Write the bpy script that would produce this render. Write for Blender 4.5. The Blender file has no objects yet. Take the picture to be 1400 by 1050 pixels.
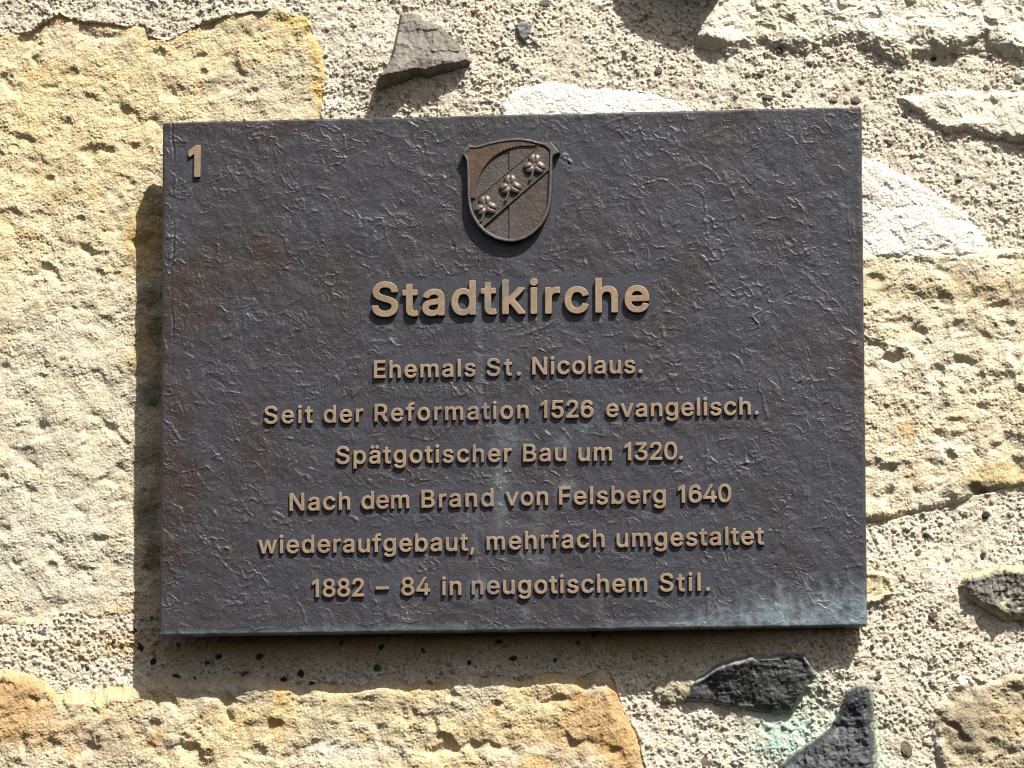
import bpy, math, random
import numpy as np

# ------------------------------------------------------------------ camera, light, exposure
scene = bpy.context.scene
COL = scene.collection
CAM = np.array([0.43841921, -2.38157903, -0.18283152])
ROT = np.array([[0.99502998, -0.09814682, 0.01680887],      # columns: camera right, forward, up
                [0.09951197, 0.98616461, -0.13257723],
                [-0.00356428, 0.133591, 0.99103014]])
LENS = 150.0
FPX = 1400 * LENS / 36.0
cam_data = bpy.data.cameras.new('camera')
cam_data.lens = LENS
cam_data.sensor_width = 36.0
cam_data.clip_start = 0.05
cam_data.clip_end = 200.0
cam = bpy.data.objects.new('camera', cam_data)
COL.objects.link(cam)
from mathutils import Matrix, Vector
cam.matrix_world = Matrix([[ROT[0, 0], ROT[0, 2], -ROT[0, 1], CAM[0]],
                           [ROT[1, 0], ROT[1, 2], -ROT[1, 1], CAM[1]],
                           [ROT[2, 0], ROT[2, 2], -ROT[2, 1], CAM[2]],
                           [0, 0, 0, 1]])
scene.camera = cam

SUN_DIR = Vector((0.72, -1.0, 1.62)).normalized()            # from the wall towards the sun
elev = math.asin(SUN_DIR.z)
azim = math.atan2(SUN_DIR.x, SUN_DIR.y)
world = bpy.data.worlds.new('World')
scene.world = world
world.use_nodes = True
wn = world.node_tree.nodes
sky = wn.new('ShaderNodeTexSky')
sky.sky_type = 'NISHITA'
sky.sun_disc = False
sky.sun_elevation = elev
sky.sun_rotation = azim
sky.dust_density = 4.0
sky.ozone_density = 0.3
wn['Background'].inputs['Strength'].default_value = 0.055
world.node_tree.links.new(sky.outputs[0], wn['Background'].inputs['Color'])
sun_data = bpy.data.lights.new('sun', 'SUN')
sun_data.energy = 5.0
sun_data.angle = math.radians(0.5)
sun_data.color = (1.0, 0.95, 0.86)
sun = bpy.data.objects.new('sun', sun_data)
COL.objects.link(sun)
sun.rotation_euler = SUN_DIR.to_track_quat('Z', 'Y').to_euler()
scene.view_settings.view_transform = 'Standard'
scene.view_settings.look = 'None'
scene.view_settings.gamma = 1.0
scene.view_settings.use_curve_mapping = False
scene.view_settings.exposure = 1.05
scene.cycles.filter_width = 1.1

# ------------------------------------------------------------------ helpers: noise on arrays (millimetres)
def rng_table(seed):
    r = np.random.RandomState(seed)
    return r.rand(256, 256).astype(np.float32), r.rand(256, 256).astype(np.float32), r.rand(256, 256).astype(np.float32)
_tabs = {}
def tabs(seed):
    if seed not in _tabs:
        _tabs[seed] = rng_table(seed + 1000)
    return _tabs[seed]
def perlin(x, y, lam, seed):
    a, _, _ = tabs(seed)
    gx, gy = np.cos(a * 6.28318), np.sin(a * 6.28318)
    x = x / lam + 57.3
    y = y / lam + 31.7
    ix = np.floor(x).astype(np.int32)
    iy = np.floor(y).astype(np.int32)
    fx = (x - ix).astype(np.float32)
    fy = (y - iy).astype(np.float32)
    u = fx * fx * fx * (fx * (fx * 6 - 15) + 10)
    v = fy * fy * fy * (fy * (fy * 6 - 15) + 10)
    i0, i1, j0, j1 = ix & 255, (ix + 1) & 255, iy & 255, (iy + 1) & 255
    n00 = gx[i0, j0] * fx + gy[i0, j0] * fy
    n10 = gx[i1, j0] * (fx - 1) + gy[i1, j0] * fy
    n01 = gx[i0, j1] * fx + gy[i0, j1] * (fy - 1)
    n11 = gx[i1, j1] * (fx - 1) + gy[i1, j1] * (fy - 1)
    return ((n00 * (1 - u) + n10 * u) * (1 - v) + (n01 * (1 - u) + n11 * u) * v) * 1.5
def fbm(x, y, lam, seed, octs=3, gain=0.5):
    s, a, t = 0.0, 1.0, 0.0
    for k in range(octs):
        s = s + a * perlin(x, y, lam / 2 ** k, seed + k)
        t += a
        a *= gain
    return s / t
def worley(x, y, cell, seed):
    jx, jy, jr = tabs(seed)
    x = x / cell + 71.0
    y = y / cell + 43.0
    ix = np.floor(x).astype(np.int32)
    iy = np.floor(y).astype(np.int32)
    best = np.full(x.shape, 9.0, np.float32)
    rid = np.zeros(x.shape, np.float32)
    for dx in (-1, 0, 1):
        for dy in (-1, 0, 1):
            cx, cy = ix + dx, iy + dy
            a, b = cx & 255, cy & 255
            d = (cx + jx[a, b] - x) ** 2 + (cy + jy[a, b] - y) ** 2
            m = d < best
            best = np.where(m, d, best)
            rid = np.where(m, jr[a, b], rid)
    return np.sqrt(best), rid
def facets(x, z, cell, seed, slope):
    """broken planes: every cell is a small plane of its own tilt"""
    jx, jy, jr = tabs(seed)
    ja, jb, _ = tabs(seed + 1)
    x = x / cell + 71.0
    y = z / cell + 43.0
    ix = np.floor(x).astype(np.int32)
    iy = np.floor(y).astype(np.int32)
    out = np.full(x.shape, -9.0, np.float32)
    for dx in (-1, 0, 1):
        for dy in (-1, 0, 1):
            cx, cy = ix + dx, iy + dy
            a, b = cx & 255, cy & 255
            ux, uy = x - (cx + jx[a, b]), y - (cy + jy[a, b])
            pl = jr[a, b] * .5 + (ja[a, b] - .5) * ux * 2 + (jb[a, b] - .5) * uy * 2 - .55 * (np.abs(ux) + np.abs(uy))
            out = np.maximum(out, pl)
    return out * slope * cell
def sstep(a, b, x):
    t = np.clip((x - a) / (b - a), 0, 1)
    return t * t * (3 - 2 * t)
def mix(c0, c1, t):
    return np.asarray(c0, np.float32) * (1 - t[..., None]) + np.asarray(c1, np.float32) * t[..., None]
def unproject(px, py, depth):
    """photo pixel (1400 x 1050) -> x, z in mm on the plane `depth` mm behind the plate front"""
    px = np.atleast_1d(np.asarray(px, float))
    py = np.atleast_1d(np.asarray(py, float))
    d = np.stack([(px - 700) / FPX, np.ones(len(px)), (525 - py) / FPX], 1) @ ROT.T
    t = (depth / 1000.0 - CAM[1]) / d[:, 1]
    p = CAM + d * t[:, None]
    return p[:, 0] * 1000, p[:, 2] * 1000
def poly_sdf(P, x, y):
    """signed distance, positive inside"""
    d = np.full(x.shape, 1e9, np.float32)
    w = np.zeros(x.shape, bool)
    n = len(P)
    for i in range(n):
        ax, ay = P[i]
        bx, by = P[(i + 1) % n]
        ex, ey = bx - ax, by - ay
        l = ex * ex + ey * ey + 1e-12
        t = np.clip(((x - ax) * ex + (y - ay) * ey) / l, 0, 1)
        d = np.minimum(d, (x - ax - t * ex) ** 2 + (y - ay - t * ey) ** 2)
        if ay != by:
            c = ((ay > y) != (by > y)) & (x < (bx - ax) * (y - ay) / (by - ay) + ax)
            w ^= c
    d = np.sqrt(d)
    return np.where(w, d, -d)

# ------------------------------------------------------------------ helpers: meshes
def mesh_from(name, verts, faces, mat, cols=None, parent=None, mats=None, fmat=None, smooth=True):
    me = bpy.data.meshes.new(name)
    verts = np.asarray(verts, np.float32)
    faces = np.asarray(faces, np.int32)
    k = faces.shape[1]
    me.vertices.add(len(verts))
    me.vertices.foreach_set('co', verts.ravel())
    me.loops.add(faces.size)
    me.loops.foreach_set('vertex_index', faces.ravel())
    me.polygons.add(len(faces))
    me.polygons.foreach_set('loop_start', np.arange(0, faces.size, k, dtype=np.int32))
    if fmat is not None:
        me.polygons.foreach_set('material_index', np.asarray(fmat, np.int32))
    if cols is not None:
        at = me.attributes.new('tint', 'FLOAT_COLOR', 'POINT')
        c = np.ones((len(verts), 4), np.float32)
        c[:, :3] = cols
        at.data.foreach_set('color', c.ravel())
    me.update(calc_edges=True)
    me.validate()
    if smooth:
        me.polygons.foreach_set('use_smooth', np.ones(len(me.polygons), bool))
    for m in (mats or [mat]):
        me.materials.append(m)
    o = bpy.data.objects.new(name, me)
    COL.objects.link(o)
    if parent is not None:
        o.parent = parent
    return o
def grid_object(name, X, Yd, Z, keep, cols, mat, parent):
    """X, Z in mm, Yd = depth in mm (2D arrays); keep = bool per vertex"""
    ny, nx = X.shape
    kf = keep[:-1, :-1] & keep[1:, :-1] & keep[:-1, 1:] & keep[1:, 1:]
    idx = np.arange(nx * ny).reshape(ny, nx)
    f = np.stack([idx[:-1, :-1][kf], idx[:-1, 1:][kf], idx[1:, 1:][kf], idx[1:, :-1][kf]], 1)
    used = np.zeros(nx * ny, bool)
    used[f.ravel()] = True
    remap = np.cumsum(used) - 1
    V = np.stack([X.ravel(), Yd.ravel(), Z.ravel()], 1)[used] / 1000.0
    return mesh_from(name, V, remap[f], mat, cols.reshape(-1, 3)[used], parent)
def empty(name, loc, label, cat, kind=None):
    o = bpy.data.objects.new(name, None)
    COL.objects.link(o)
    o.location = loc
    o.empty_display_size = 0.02
    o['label'] = label
    o['category'] = cat
    if kind:
        o['kind'] = kind
    return o

# ------------------------------------------------------------------ materials
class NT:
    def __init__(self, name):
        self.m = bpy.data.materials.new(name)
        self.m.use_nodes = True
        self.t = self.m.node_tree
        self.b = self.t.nodes['Principled BSDF']
    def n(self, typ, **kw):
        nd = self.t.nodes.new(typ)
        for k, v in kw.items():
            setattr(nd, k, v)
        return nd
    def l(self, a, b):
        self.t.links.new(a, b)
    def noise(self, scale, detail=3, rough=0.6, vec=None):
        nd = self.n('ShaderNodeTexNoise')
        nd.inputs['Scale'].default_value = scale
        nd.inputs['Detail'].default_value = detail
        nd.inputs['Roughness'].default_value = rough
        if vec is None:
            vec = self.coord()
        self.l(vec, nd.inputs['Vector'])
        return nd.outputs['Fac']
    def coord(self):
        if not hasattr(self, '_c'):
            self._c = self.n('ShaderNodeTexCoord').outputs['Object']
        return self._c
    def ramp(self, fac, stops):
        r = self.n('ShaderNodeValToRGB')
        e = r.color_ramp.elements
        while len(e) < len(stops):
            e.new(0.5)
        for k, (p, c) in enumerate(stops):
            e[k].position = p
            e[k].color = c if len(c) == 4 else (*c, 1)
        self.l(fac, r.inputs[0])
        return r.outputs[0]
    def mixc(self, fac, a, b, mode='MIX'):
        x = self.n('ShaderNodeMix', data_type='RGBA', blend_type=mode)
        for s, v in ((x.inputs[0], fac), (x.inputs[6], a), (x.inputs[7], b)):
            if hasattr(v, 'links'):
                self.l(v, s)
            elif isinstance(v, (int, float)):
                s.default_value = v
            else:
                s.default_value = (*v, 1)
        return x.outputs[2]
    def math(self, op, a, b=0.0, clamp=False):
        x = self.n('ShaderNodeMath', operation=op)
        x.use_clamp = clamp
        for s, v in ((x.inputs[0], a), (x.inputs[1], b)):
            if hasattr(v, 'links'):
                self.l(v, s)
            else:
                s.default_value = v
        return x.outputs[0]
    def bump(self, height, dist, strength=1.0):
        b = self.n('ShaderNodeBump')
        b.inputs['Distance'].default_value = dist
        b.inputs['Strength'].default_value = strength
        self.l(height, b.inputs['Height'])
        self.l(b.outputs[0], self.b.inputs['Normal'])

def stone_material(name, grain, bump_mm, rough=0.92, spec=0.15, vary=0.25):
    m = NT(name)
    at = m.n('ShaderNodeAttribute', attribute_name='tint')
    n1 = m.noise(grain, 4, 0.7)
    f = m.ramp(n1, [(0.3, (1 - vary,) * 3), (0.7, (1 + vary,) * 3)])
    m.l(m.mixc(1.0, at.outputs['Color'], f, 'MULTIPLY'), m.b.inputs['Base Color'])
    m.b.inputs['Roughness'].default_value = rough
    m.b.inputs['Specular IOR Level'].default_value = spec
    m.bump(m.noise(grain * 1.4, 3, 0.65), bump_mm / 1000.0)
    return m.m
M_SAND = stone_material('sandstone', 900, 0.5)
M_LIME = stone_material('limestone', 800, 0.5, vary=0.12)
M_MORTAR = stone_material('lime_mortar', 1000, 0.5, vary=0.2)
M_DARK = stone_material('dark_basalt', 500, 0.5, rough=0.6, spec=0.4, vary=0.35)

# ------------------------------------------------------------------ the wall
BASE = 18.0                                       # depth of the reference mortar plane behind the plate front
def axis(lo, hi, step, out):
    core = np.arange(lo, hi + step, step)
    a, s, tail = 0.0, step, []
    while a < out:
        s = min(s * 1.08, 4.0)
        a += s
        tail.append(a)
    tail = np.array(tail)
    return np.concatenate([lo - tail[::-1], core, core[-1] + tail])
_cx, _cz = unproject([0, 1400, 1400, 0], [0, 0, 1050, 1050], BASE)
STEP = 0.42
AX = axis(_cx.min() - 6, _cx.max() + 6, STEP, 230)
AZ = axis(_cz.min() - 6, _cz.max() + 6, STEP, 230)
GX, GZ = np.meshgrid(AX.astype(np.float32), AZ.astype(np.float32))
WX = 1.1 * fbm(GX, GZ, 9.0, 11, 3) + 0.35 * perlin(GX, GZ, 1.4, 15)
WZ = 1.1 * fbm(GX, GZ, 9.0, 21, 3) + 0.35 * perlin(GX, GZ, 1.4, 25)

wall = empty('stone_wall', (0, BASE / 1000, -0.3), 'sunlit old rubble stone wall of yellow sandstone blocks in coarse pale mortar', 'wall', 'thing')
wall.location = (0, 0, 0)

def pick(c, v):
    return np.asarray(c, np.float32)[None, None, :] * v[..., None]
# --- how each sort of stone is weathered: returns relief (mm) and reflectance
def relief_sand(x, z, s, sd, rough=1.0):
    wx, wz = x + 2.5 * perlin(x, z, 8, sd + 8), z + 2.5 * perlin(x, z, 8, sd + 9)
    tool = np.abs(perlin((x + .55 * z) * .55, (z - .55 * x) * 1.3, 11, sd + 25))          # slanting chisel furrows
    h = 2.0 * fbm(wx, wz, 40, sd, 2) + 0.7 * (rough - .4) * tool + 1.5 * fbm(wx, wz, 15, sd + 3, 2) * rough
    h = h - 2.6 * rough * sstep(.05, .85, fbm(wx, wz * 1.1, 17, sd + 5, 2)) - 0.8 * rough * sstep(.40, .95, fbm(wx, wz, 7.5, sd + 16, 2))
    patch = .6 + .8 * sstep(-.3, .3, fbm(x, z, 28, sd + 18, 2))                # coarse and finer weathered areas
    h = h + 0.58 * fbm(x, z, 4.2, sd + 6, 3, .62) * (.4 + .6 * rough) * patch
    h = h + 0.27 * perlin(x, z, 0.95, sd + 20) * patch
    f, r = worley(wx, wz, 23, sd + 10)                                        # a few round pits
    rad = 0.03 + 0.13 * ((r * 31.7) % 1.0)
    h = h - np.where(r > 0.72, 9 * rad * (1 - sstep(0.3, 1.0, f / rad)), 0)
    f, r = worley(x, z, 1.25, sd + 12)
    return h + 0.24 * np.sqrt(np.clip(1 - (f / 0.62) ** 2, 0, 1)) * r * 1.6
def relief_lime(x, z, s, sd, rough=1.0):
    wx, wz = x + 3 * perlin(x, z, 9, sd + 18), z + 3 * perlin(x, z, 9, sd + 19)
    h = 3.0 * rough * fbm(wx, wz, 26, sd, 3) + 1.3 * fbm(wx, wz, 6, sd + 4, 4, .62) * rough + 0.22 * perlin(x, z, 0.9, sd + 8)
    h = h - 1.5 * rough * sstep(.2, .7, fbm(wx, wz, 12, sd + 14, 3))
    f, r = worley(x, z, 1.6, sd + 12)
    return h + 0.22 * np.sqrt(np.clip(1 - (f / 0.65) ** 2, 0, 1))
def relief_dark(x, z, s, sd, rough=1.0):
    wx, wz = x + 1.5 * fbm(x, z, 6, sd + 18, 3), z + 1.5 * fbm(x, z, 6, sd + 21, 3)
    h = 1.4 * rough * fbm(x, z, 24, sd, 2) + facets(wx, wz, 14, sd + 2, .22 * rough) + facets(wx, wz, 5, sd + 4, .10 * rough) + 1.0 * rough * fbm(wx, wz, 9, sd + 24, 3, .6)
    return h + 0.5 * fbm(x, z, 2.8, sd + 6, 3, .65) * rough + 0.12 * perlin(x, z, 0.8, sd + 9)

def colour_sand(x, z, s, h, sd, p):
    t = sstep(-0.35, 0.45, fbm(x, z, 60, sd + 30, 3))
    c = mix(p.get('a', (.47, .395, .25)), p.get('b', (.43, .37, .26)), t)
    t = sstep(0.05, 0.5, fbm(x, z, 30, sd + 34, 3))
    c = c * (1 - .6 * t[..., None]) + np.asarray(p.get('grey', (.34, .305, .225)), np.float32) * .6 * t[..., None]
    t = sstep(0.12, 0.55, fbm(x + 9, z, 24, sd + 38, 3)) * p.get('ochre_amt', .5)
    c = c * (1 - t[..., None]) + np.asarray(p.get('ochre', (.47, .31, .13)), np.float32) * t[..., None]
    if 'rim' in p:                                                   # iron staining along the block's rim
        t = (1 - sstep(1.0, p['rim'], s + 4 * fbm(x, z, 12, sd + 44, 3))) * sstep(-.5, .3, fbm(x, z, 40, sd + 47, 2) + p.get('rim_bias', 0))
        c = c * (1 - .85 * t[..., None]) + np.asarray(p.get('rim_col', (.56, .36, .12)), np.float32) * .85 * t[..., None]
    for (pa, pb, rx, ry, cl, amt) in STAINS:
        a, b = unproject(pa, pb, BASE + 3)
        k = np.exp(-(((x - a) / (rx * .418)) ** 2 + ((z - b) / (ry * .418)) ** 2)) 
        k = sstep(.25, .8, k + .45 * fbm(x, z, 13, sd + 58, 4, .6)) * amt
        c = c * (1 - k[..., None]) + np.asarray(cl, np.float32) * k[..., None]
    t = fbm(x, z, 3.0, sd + 50, 3, .7)
    c = c * (1 + 0.28 * t[..., None])
    f, r = worley(x, z, 0.9, sd + 53)
    return c * (0.86 + 0.28 * r[..., None])
def colour_lime(x, z, s, h, sd, p):
    t = sstep(-0.3, 0.4, fbm(x, z, 40, sd + 30, 3))
    c = mix(p.get('a', (.60, .57, .50)), p.get('b', (.50, .455, .36)), t)
    t = sstep(0.2, 0.6, fbm(x, z, 18, sd + 34, 4)) * p.get('ochre_amt', .4)
    c = c * (1 - t[..., None]) + np.asarray(p.get('ochre', (.42, .33, .19)), np.float32) * t[..., None]
    f, r = worley(x, z, 1.1, sd + 53)
    return c * (0.90 + 0.2 * r[..., None])
def colour_dark(x, z, s, h, sd, p):
    t = sstep(-0.3, 0.4, fbm(x, z, 18, sd + 30, 4))
    c = mix(p.get('a', (.05, .05, .053)), p.get('b', (.085, .085, .085)), t)
    t = sstep(0.18, 0.42, fbm(x, z, 7, sd + 36, 4, .65)) * p.get('dust', .5)
    c = c * (1 - t[..., None]) + np.asarray(p.get('dust_col', (.26, .25, .22)), np.float32) * t[..., None]
    if 'rim' in p:
        t = (1 - sstep(0.6, p['rim'], s + 2.0 * fbm(x, z, 6, sd + 44, 3))) * .8
        c = c * (1 - t[..., None]) + np.asarray(p.get('rim_col', (.30, .29, .26)), np.float32) * t[..., None]
    return c * (1 + 0.3 * fbm(x, z, 1.6, sd + 50, 2)[..., None])

# weathering stains on the sandstone: photo pixel, radii, reflectance, amount
STAINS = [(1240, 340, 90, 12, (.57, .54, .46), .8), (432, 90, 14, 70, (.52, .33, .09), .9), (400, 22, 40, 12, (.50, .35, .12), .7), (90, 560, 150, 260, (.43, .395, .31), .7), (60, 760, 160, 130, (.42, .39, .32), .7), (120, 160, 160, 120, (.48, .38, .20), .5), (380, 70, 120, 60, (.44, .35, .19), .45),
          (330, 110, 60, 40, (.34, .31, .24), .6), (400, 95, 40, 40, (.35, .32, .25), .5),
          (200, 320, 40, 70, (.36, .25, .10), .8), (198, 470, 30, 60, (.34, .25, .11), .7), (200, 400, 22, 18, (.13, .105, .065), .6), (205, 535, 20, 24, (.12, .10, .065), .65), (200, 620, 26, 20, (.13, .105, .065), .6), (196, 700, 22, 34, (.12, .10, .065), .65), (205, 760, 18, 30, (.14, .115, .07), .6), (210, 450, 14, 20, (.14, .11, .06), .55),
          (20, 960, 60, 50, (.33, .20, .09), .8), (60, 1000, 60, 30, (.36, .24, .115), .7), (820, 985, 70, 60, (.34, .215, .095), .85), (850, 1030, 40, 40, (.31, .20, .09), .8), (700, 1000, 90, 30, (.42, .31, .15), .6), (330, 980, 90, 25, (.42, .32, .17), .6), (560, 965, 160, 18, (.33, .28, .19), .6), (160, 1010, 60, 40, (.33, .25, .16), .5), (480, 1030, 120, 22, (.45, .42, .34), .6),
          (1290, 395, 130, 22, (.33, .275, .17), .75), (1200, 370, 40, 26, (.36, .31, .21), .6), (1380, 400, 50, 26, (.30, .25, .16), .6), (1370, 650, 60, 22, (.40, .30, .14), .7), (1345, 668, 30, 10, (.10, .09, .07), .7), (1240, 588, 16, 14, (.42, .27, .11), .6),
          (1330, 1000, 50, 40, (.17, .14, .09), .6), (1300, 930, 40, 16, (.62, .58, .49), .8)]

# name, label, sort, outline in photo pixels, plateau height (mm over BASE), edge width, edge drop, tilt (dh/dx, dh/dz), params
STONES = [
 dict(name='sandstone_block', label='large pale yellow sandstone block with pits and an ochre rim', sort='sand', h=-11.5, w=2.5, drop=1.5, tilt=(0, 0), rough=1.1,
      poly=[(-560, 20), (-300, 34), (-120, 46), (0, 43), (35, 40), (62, 22), (85, 16), (110, 23), (145, 27), (175, 32), (203, 27), (208, 44), (224, 52), (245, 42), (282, 24), (320, 14), (355, 11), (380, 7), (400, 16), (420, 23), (434, 45), (441, 80), (446, 120), (446, 165),
            (450, 400), (430, 700), (300, 842), (240, 846), (215, 849), (180, 846), (160, 842), (130, 846), (102, 838), (84, 844), (69, 856), (40, 860), (0, 856), (-140, 852), (-560, 860)],
      par=dict(rim=9, rim_bias=-.05, ochre_amt=.45)),
 dict(name='sandstone_block', label='long ochre sandstone block along the foot of the view', sort='sand', h=-2.5, w=10, drop=9, tilt=(0.012, 0), rough=1.45, wob=7.0,
      poly=[(-560, 905), (-140, 900), (-40, 902), (0, 906), (30, 914), (55, 926), (80, 936), (110, 938), (150, 940), (176, 940), (200, 928), (260, 924), (330, 925), (420, 928), (462, 928), (500, 928), (560, 924), (640, 920), (700, 922), (750, 915), (800, 910), (835, 908), (846, 925), (852, 948), (862, 975), (880, 1010), (888, 1050), (895, 1150), (905, 1500), (-560, 1500)],
      par=dict(a=(.44, .355, .21), b=(.42, .37, .27), ochre_amt=.85, rim=5, rim_bias=-.3, rim_col=(.46, .31, .15))),
 dict(name='slate_fragment', label='brown grey slate splinter with a sharp lower edge', sort='dark', h=1.0, w=1.4, drop=3.5, tilt=(-0.05, -0.30), rough=1.1,
      poly=[(546, 14), (560, 12), (583, 26), (601, 35), (612, 42), (626, 62), (641, 83), (622, 90), (600, 93), (583, 99), (566, 97), (548, 104), (530, 108), (517, 112), (528, 96), (538, 72), (542, 40)],
      par=dict(a=(.098, .089, .076), b=(.145, .132, .112), dust=.6, dust_col=(.135, .10, .065))),
 dict(name='stone_chip', label='small blue grey stone chip set in the mortar', sort='dark', h=-2, w=2, drop=3, tilt=(0, 0), rough=.5,
      poly=[(702, 33), (713, 27), (727, 31), (727, 46), (716, 59), (708, 52)], par=dict(a=(.10, .105, .11), b=(.16, .165, .17))),
 dict(name='limestone_block', label='white limestone block peeping over the plate top edge', sort='lime', h=-1.5, w=5, drop=5, tilt=(0, 0.0), rough=.55,
      poly=[(680, 158), (684, 142), (694, 126), (716, 116), (755, 107), (800, 114), (850, 117), (900, 124), (935, 138), (966, 152), (980, 300), (670, 300)],
      par=dict(a=(.64, .625, .585), b=(.55, .53, .475), ochre_amt=.2)),
 dict(name='limestone_block', label='lumpy cream limestone ledge overhanging the mortar', sort='lime', h=1.5, w=11, drop=6, tilt=(0, -0.06), rough=1.6,
      poly=[(948, 60), (946, 34), (958, 0), (985, -60), (1010, -220), (1300, -260), (1700, -240), (1900, 20), (1700, 70), (1500, 78), (1400, 82), (1340, 68), (1300, 72), (1276, 74), (1256, 80), (1239, 85), (1211, 79), (1180, 64), (1158, 60), (1139, 62), (1126, 70), (1112, 74), (1075, 71), (1033, 69), (1010, 74), (988, 71), (965, 66)],
      par=dict(a=(.47, .43, .335), b=(.53, .495, .41), ochre=(.42, .34, .20), ochre_amt=.5)),
 dict(name='limestone_block', label='jutting limestone block that shades the mortar at the view top', sort='lime', h=20, w=5, drop=14, tilt=(0, 0), rough=.8,
      poly=[(840, -40 - 300), (852, -100), (880, -62), (924, -25), (960, -20), (985, -24), (1002, -60), (1012, -340)], par=dict()),
 dict(name='limestone_block', label='low white limestone ledge right of the plate corner', sort='lime', h=1.0, w=5, drop=6, tilt=(0, -0.04), rough=1.1,
      poly=[(1226, 132), (1250, 126), (1280, 124), (1330, 119), (1400, 122), (1600, 128), (1760, 160), (1640, 205), (1500, 205), (1400, 194), (1350, 188), (1318, 180), (1290, 184), (1272, 172), (1256, 158), (1236, 148)],
      par=dict(a=(.52, .485, .40), b=(.48, .44, .35), ochre_amt=.2)),
 dict(name='limestone_block', label='bright white wedge of limestone against the plate right edge', sort='lime', h=-1.0, w=4, drop=4, tilt=(0, 0), rough=1.0,
      poly=[(1120, 205), (1178, 212), (1215, 225), (1240, 238), (1290, 264), (1318, 288), (1340, 314), (1356, 336), (1352, 352), (1250, 356), (1120, 356)],
      par=dict(a=(.62, .60, .55), b=(.52, .485, .41), ochre_amt=.3)),
 dict(name='sandstone_block', label='broad cream sandstone block right of the plate', sort='sand', h=0.5, w=7, drop=8, tilt=(0, 0), rough=1.7,
      poly=[(1120, 330), (1190, 338), (1260, 334), (1330, 340), (1352, 334), (1400, 333), (1560, 338), (1800, 350), (1840, 520), (1760, 660), (1500, 672), (1420, 668), (1372, 674), (1335, 684), (1310, 694), (1270, 704), (1230, 714), (1190, 719), (1120, 722)],
      par=dict(a=(.46, .395, .275), b=(.51, .46, .365), ochre=(.46, .35, .19), ochre_amt=.4, grey=(.40, .36, .27))),
 dict(name='rubble_stone', label='small cream stone tucked beside the plate edge', sort='lime', h=5.5, w=2.5, drop=6, tilt=(0, 0), rough=.9,
      poly=[(1140, 776), (1185, 778), (1208, 780), (1222, 786), (1224, 800), (1221, 815), (1206, 824), (1185, 830), (1140, 834)], par=dict(a=(.56, .48, .33), b=(.46, .37, .22))),
 dict(name='rubble_stone', label='weathered grey green stone with a pale lichen patch', sort='dark', h=4.0, w=5, drop=7, tilt=(-.03, 0.02), rough=1.9,
      poly=[(1306, 801), (1318, 787), (1340, 781), (1372, 774), (1400, 777), (1500, 770), (1540, 800), (1500, 846), (1440, 854), (1404, 851), (1374, 849), (1356, 838), (1336, 829), (1318, 814)],
      par=dict(a=(.085, .082, .07), b=(.14, .135, .11), dust=.8, dust_col=(.38, .36, .25), rim=5, rim_col=(.40, .36, .22))),
 dict(name='basalt_stone', label='glossy black basalt stone with a pale chipped corner', sort='dark', h=2.5, w=3, drop=5, tilt=(0.03, 0.30), rough=1.3,
      poly=[(930, 958), (944, 932), (980, 911), (1012, 902), (1040, 897), (1070, 895), (1098, 893), (1107, 904), (1118, 922), (1108, 936), (1096, 954), (1084, 974), (1062, 978), (1030, 974), (1000, 968), (965, 960)],
      par=dict(a=(.024, .026, .027), b=(.042, .045, .045), dust=.5, dust_col=(.085, .085, .08), rim=3.0, rim_col=(.26, .26, .25))),
 dict(name='rubble_stone', label='dull greenish stone in the shadow below the plate', sort='lime', h=-2.5, w=4, drop=4, tilt=(0, 0.08), rough=1.7,
      poly=[(888, 948), (900, 930), (924, 917), (946, 916), (958, 934), (950, 956), (925, 966), (900, 962)], par=dict(a=(.27, .26, .18), b=(.33, .31, .22), ochre=(.28, .26, .14))),
 dict(name='basalt_stone', label='tall blue grey basalt wedge beside the copper stain', sort='dark', h=4.5, w=6, drop=9, tilt=(0.02, 0), rough=2.0,
      poly=[(1062, 1080), (1066, 1046), (1084, 1028), (1110, 1010), (1132, 992), (1146, 968), (1154, 948), (1170, 934), (1188, 936), (1194, 958), (1196, 1000), (1200, 1050), (1204, 1160), (1060, 1190)],
      par=dict(a=(.030, .033, .038), b=(.054, .058, .064), dust=.3, dust_col=(.16, .165, .16), rim=2, rim_col=(.20, .22, .19))),
 dict(name='rubble_stone', label='rough brown crusted block with a white broken top', sort='sand', h=3.0, w=6, drop=8, tilt=(0, 0), rough=2.0,
      poly=[(1266, 985), (1272, 966), (1286, 944), (1304, 922), (1326, 918), (1350, 926), (1380, 920), (1410, 916), (1560, 914), (1640, 1000), (1600, 1200), (1330, 1220), (1294, 1120), (1280, 1050), (1274, 1010)],
      par=dict(a=(.30, .255, .165), b=(.36, .31, .22), ochre=(.30, .22, .11), ochre_amt=.5, grey=(.22, .20, .15), rim=7, rim_bias=-.1, rim_col=(.66, .62, .52))),
]
PITS = [(100, 100, 11), (218, 73, 10), (55, 62, 7), (150, 206, 9), (184, 200, 8), (20, 202, 8), (345, 128, 12), (278, 100, 9), (237, 128, 8), (68, 245, 10), (110, 300, 7), (56, 584, 8), (4, 655, 9), (72, 775, 10), (65, 365, 10), (136, 374, 8), (210, 992, 10), (352, 1028, 14), (285, 1030, 8), (1290, 410, 14), (1280, 510, 16)]

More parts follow.
